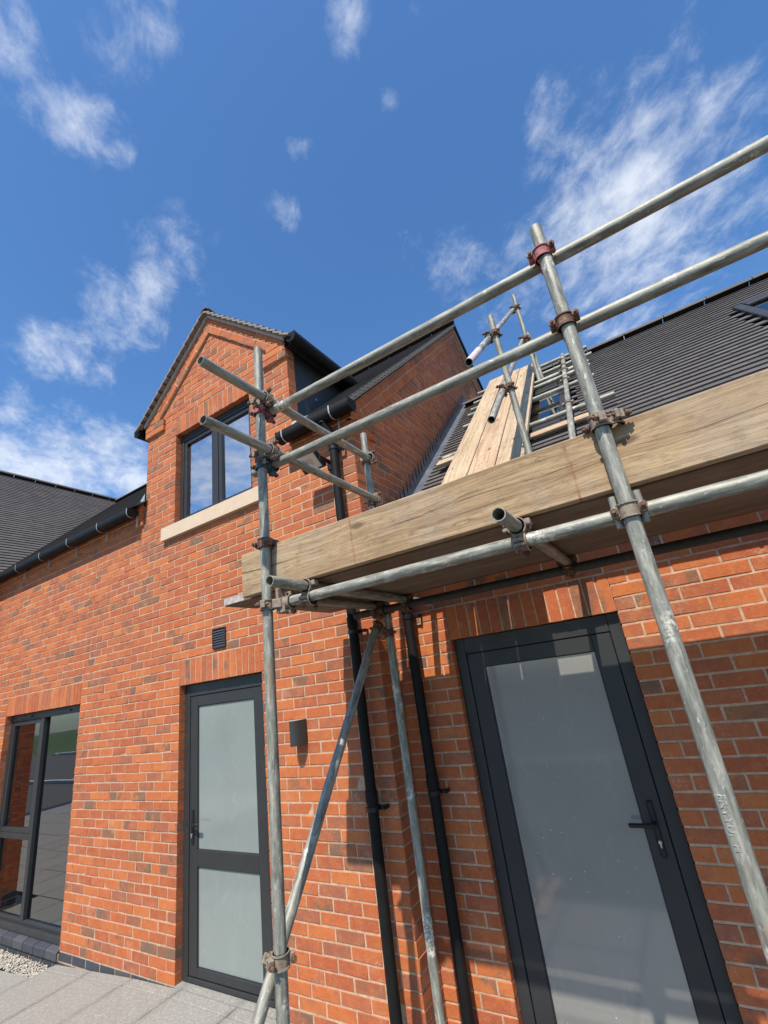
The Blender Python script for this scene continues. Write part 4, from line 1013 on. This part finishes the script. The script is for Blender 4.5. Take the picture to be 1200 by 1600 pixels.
# toe board: stands on edge inside the standards (local Z across the face so the grain runs along X)
Ft = Matrix.Translation((4.1, -1.106, 2.510))
q = MB(); q.bbox(-2.0, 2.1, -.0185, .0185, -.1115, .1115, .004)
tb = q.build('toe_board', 'toe', None, Ft); tag(tb, 'long pale toe board standing on edge along the front of the platform', 'board')
for i, (x0, lab) in enumerate(((1.888, 'platform board with painted end, outermost, tight behind the toe board'), (1.91, 'second platform board in from the toe board'), (1.90, 'third platform board in from the toe board'), (1.885, 'platform board nearest the brick wall, innermost of the four'))):
    yc = -1.060+.113+.226*i+.004*i
    o = board('platform_board', lab, (x0+1.95, yc, 2.4175+random.uniform(-.002, .002)), 3.9, (1, 0, 0), (0, 1, 0), 'wood', group='boards of the scaffold platform', bands=(0, 0))
    board_end = MB(); board_end.box(-1.9512, -1.80, -.1137, -.05, -.0150, .0200)
    board_end.build('painted_end', 'tape' if i == 0 else 'wood', o, Matrix.Translation((x0+1.95, yc, 2.4175)))

# ------------------------------------------------------------------ scaffold on the roof
nB = Vector((0, -SB, 1)).normalized(); upB = Vector((0, 1, SB)).normalized()
def onroof(x, y, h): return Vector((x, y, zB(y)-0)) + nB*h - Vector((0, 0, 0))
def rp(x, y, h):
    """point at plan position y whose height above the roof plane is h"""
    return Vector((x, y, zB(y)+h*math.hypot(1, SB)))
rsc = thing('roof_scaffold', 'steel tubes clamped into a ladder frame on the low tiled roof', 'scaffold', (3.3, 1.5, zB(1.5)))
HT = .10
TU = [(3.113, 3.965, 2.44), (2.70, 3.99, 2.46), (2.45, 3.93, 2.47), (2.26, 3.93, 2.47), (1.90, 3.93, 2.49), (1.215, 4.02, 2.42)]
for y, x1, x0 in TU: tube('roof_ledger', rp(x0, y, HT), rp(x1, y+random.uniform(-.02, .02), HT), rsc)
tube('roof_rafter_tube', rp(3.655, .35, HT+.05), rp(3.668, 3.0, HT+.05), rsc)
tube('standard', (3.372, .40, 2.93), (3.352, .40, 4.53), rsc); tube('standard', (3.362, 2.48, 4.98), (3.352, 2.48, 6.40), rsc); tube('standard', (3.385, 2.62, 5.1), (3.375, 2.62, 5.86), rsc)
ra = Vector((3.30, -.397, 3.631)); rb = Vector((3.30, 2.75, 6.43)); rd_ = (rb-ra).normalized()
tube('hand_rail', ra, rb, rsc)
e = MB(); Fm, _ = along(ra, rb); e.tube((0, 0, -.0008), (0, 0, .44), RT+.0009, RT+.0001, 28); e.build('painted_sleeve', 'pinkt', rsc, Fm)
la = Vector((3.30, -.19, 3.322)); lb = Vector((3.30, 2.66, 5.85)); tube('hand_rail', la, lb, rsc)
for y, z in ((.40, 4.35), (.40, 3.845)): coupler(rsc, (3.36, .40, z), Zd, (3.305, .40, z), rd_, 'rust', 1)
for z in (6.19, 5.69): coupler(rsc, (3.356, 2.48, z), Zd, (3.305, 2.48, z), rd_, 'rust', 1)
coupler(rsc, (3.356, 2.48, 5.66), Zd, (3.38, 2.62, 5.66), Zd, 'rust', 1)
for y, x1, x0 in TU:
    if y < 3: coupler(rsc, rp(3.66, y, HT), Xd, rp(3.66, y, HT+.05), upB, 'rust2', 1, False)
WB = (('left of the three sloping boards on the low roof', 'wood2'), ('pinkish middle one of the three sloping boards on the roof', 'wood3'), ('right of the three sloping boards on the roof, with a grey weathered stripe', 'wood2'))
for i, (lab, m) in enumerate(WB):
    x = 2.615+.1125+.2335*i; y0, y1 = -.37+.012*i, (3.30, 3.26, 3.22)[i]
    c = (rp(x, y0, HT+RT+.021)+rp(x, y1, HT+RT+.021))/2; L = (y1-y0)*math.hypot(1, SB)
    o = board('roof_board', lab, c, L, upB, (-1, 0, 0), m, group='sloping boards on the roof', bands=(0, 0))
q = MB(); q.bbox(-.10, .10, -.055, .055, -.022, .022, .004)
tag(q.build('timber_block', 'wood2', None, frame3(rp(2.47, 1.16, .085), (1, 0, 0), upB, nB)), 'short timber block poking out under the roof boards', 'block')
q = MB(); q.bbox(-.28, .28, -.05, .05, -.012, .012, .003)
tag(q.build('batten', 'wood3', None, frame3(rp(3.52, 1.10, .062), (1, 0, 0), upB, nB)), 'pinkish batten lying below the small rooflight', 'batten')
bpy.context.view_layer.update()
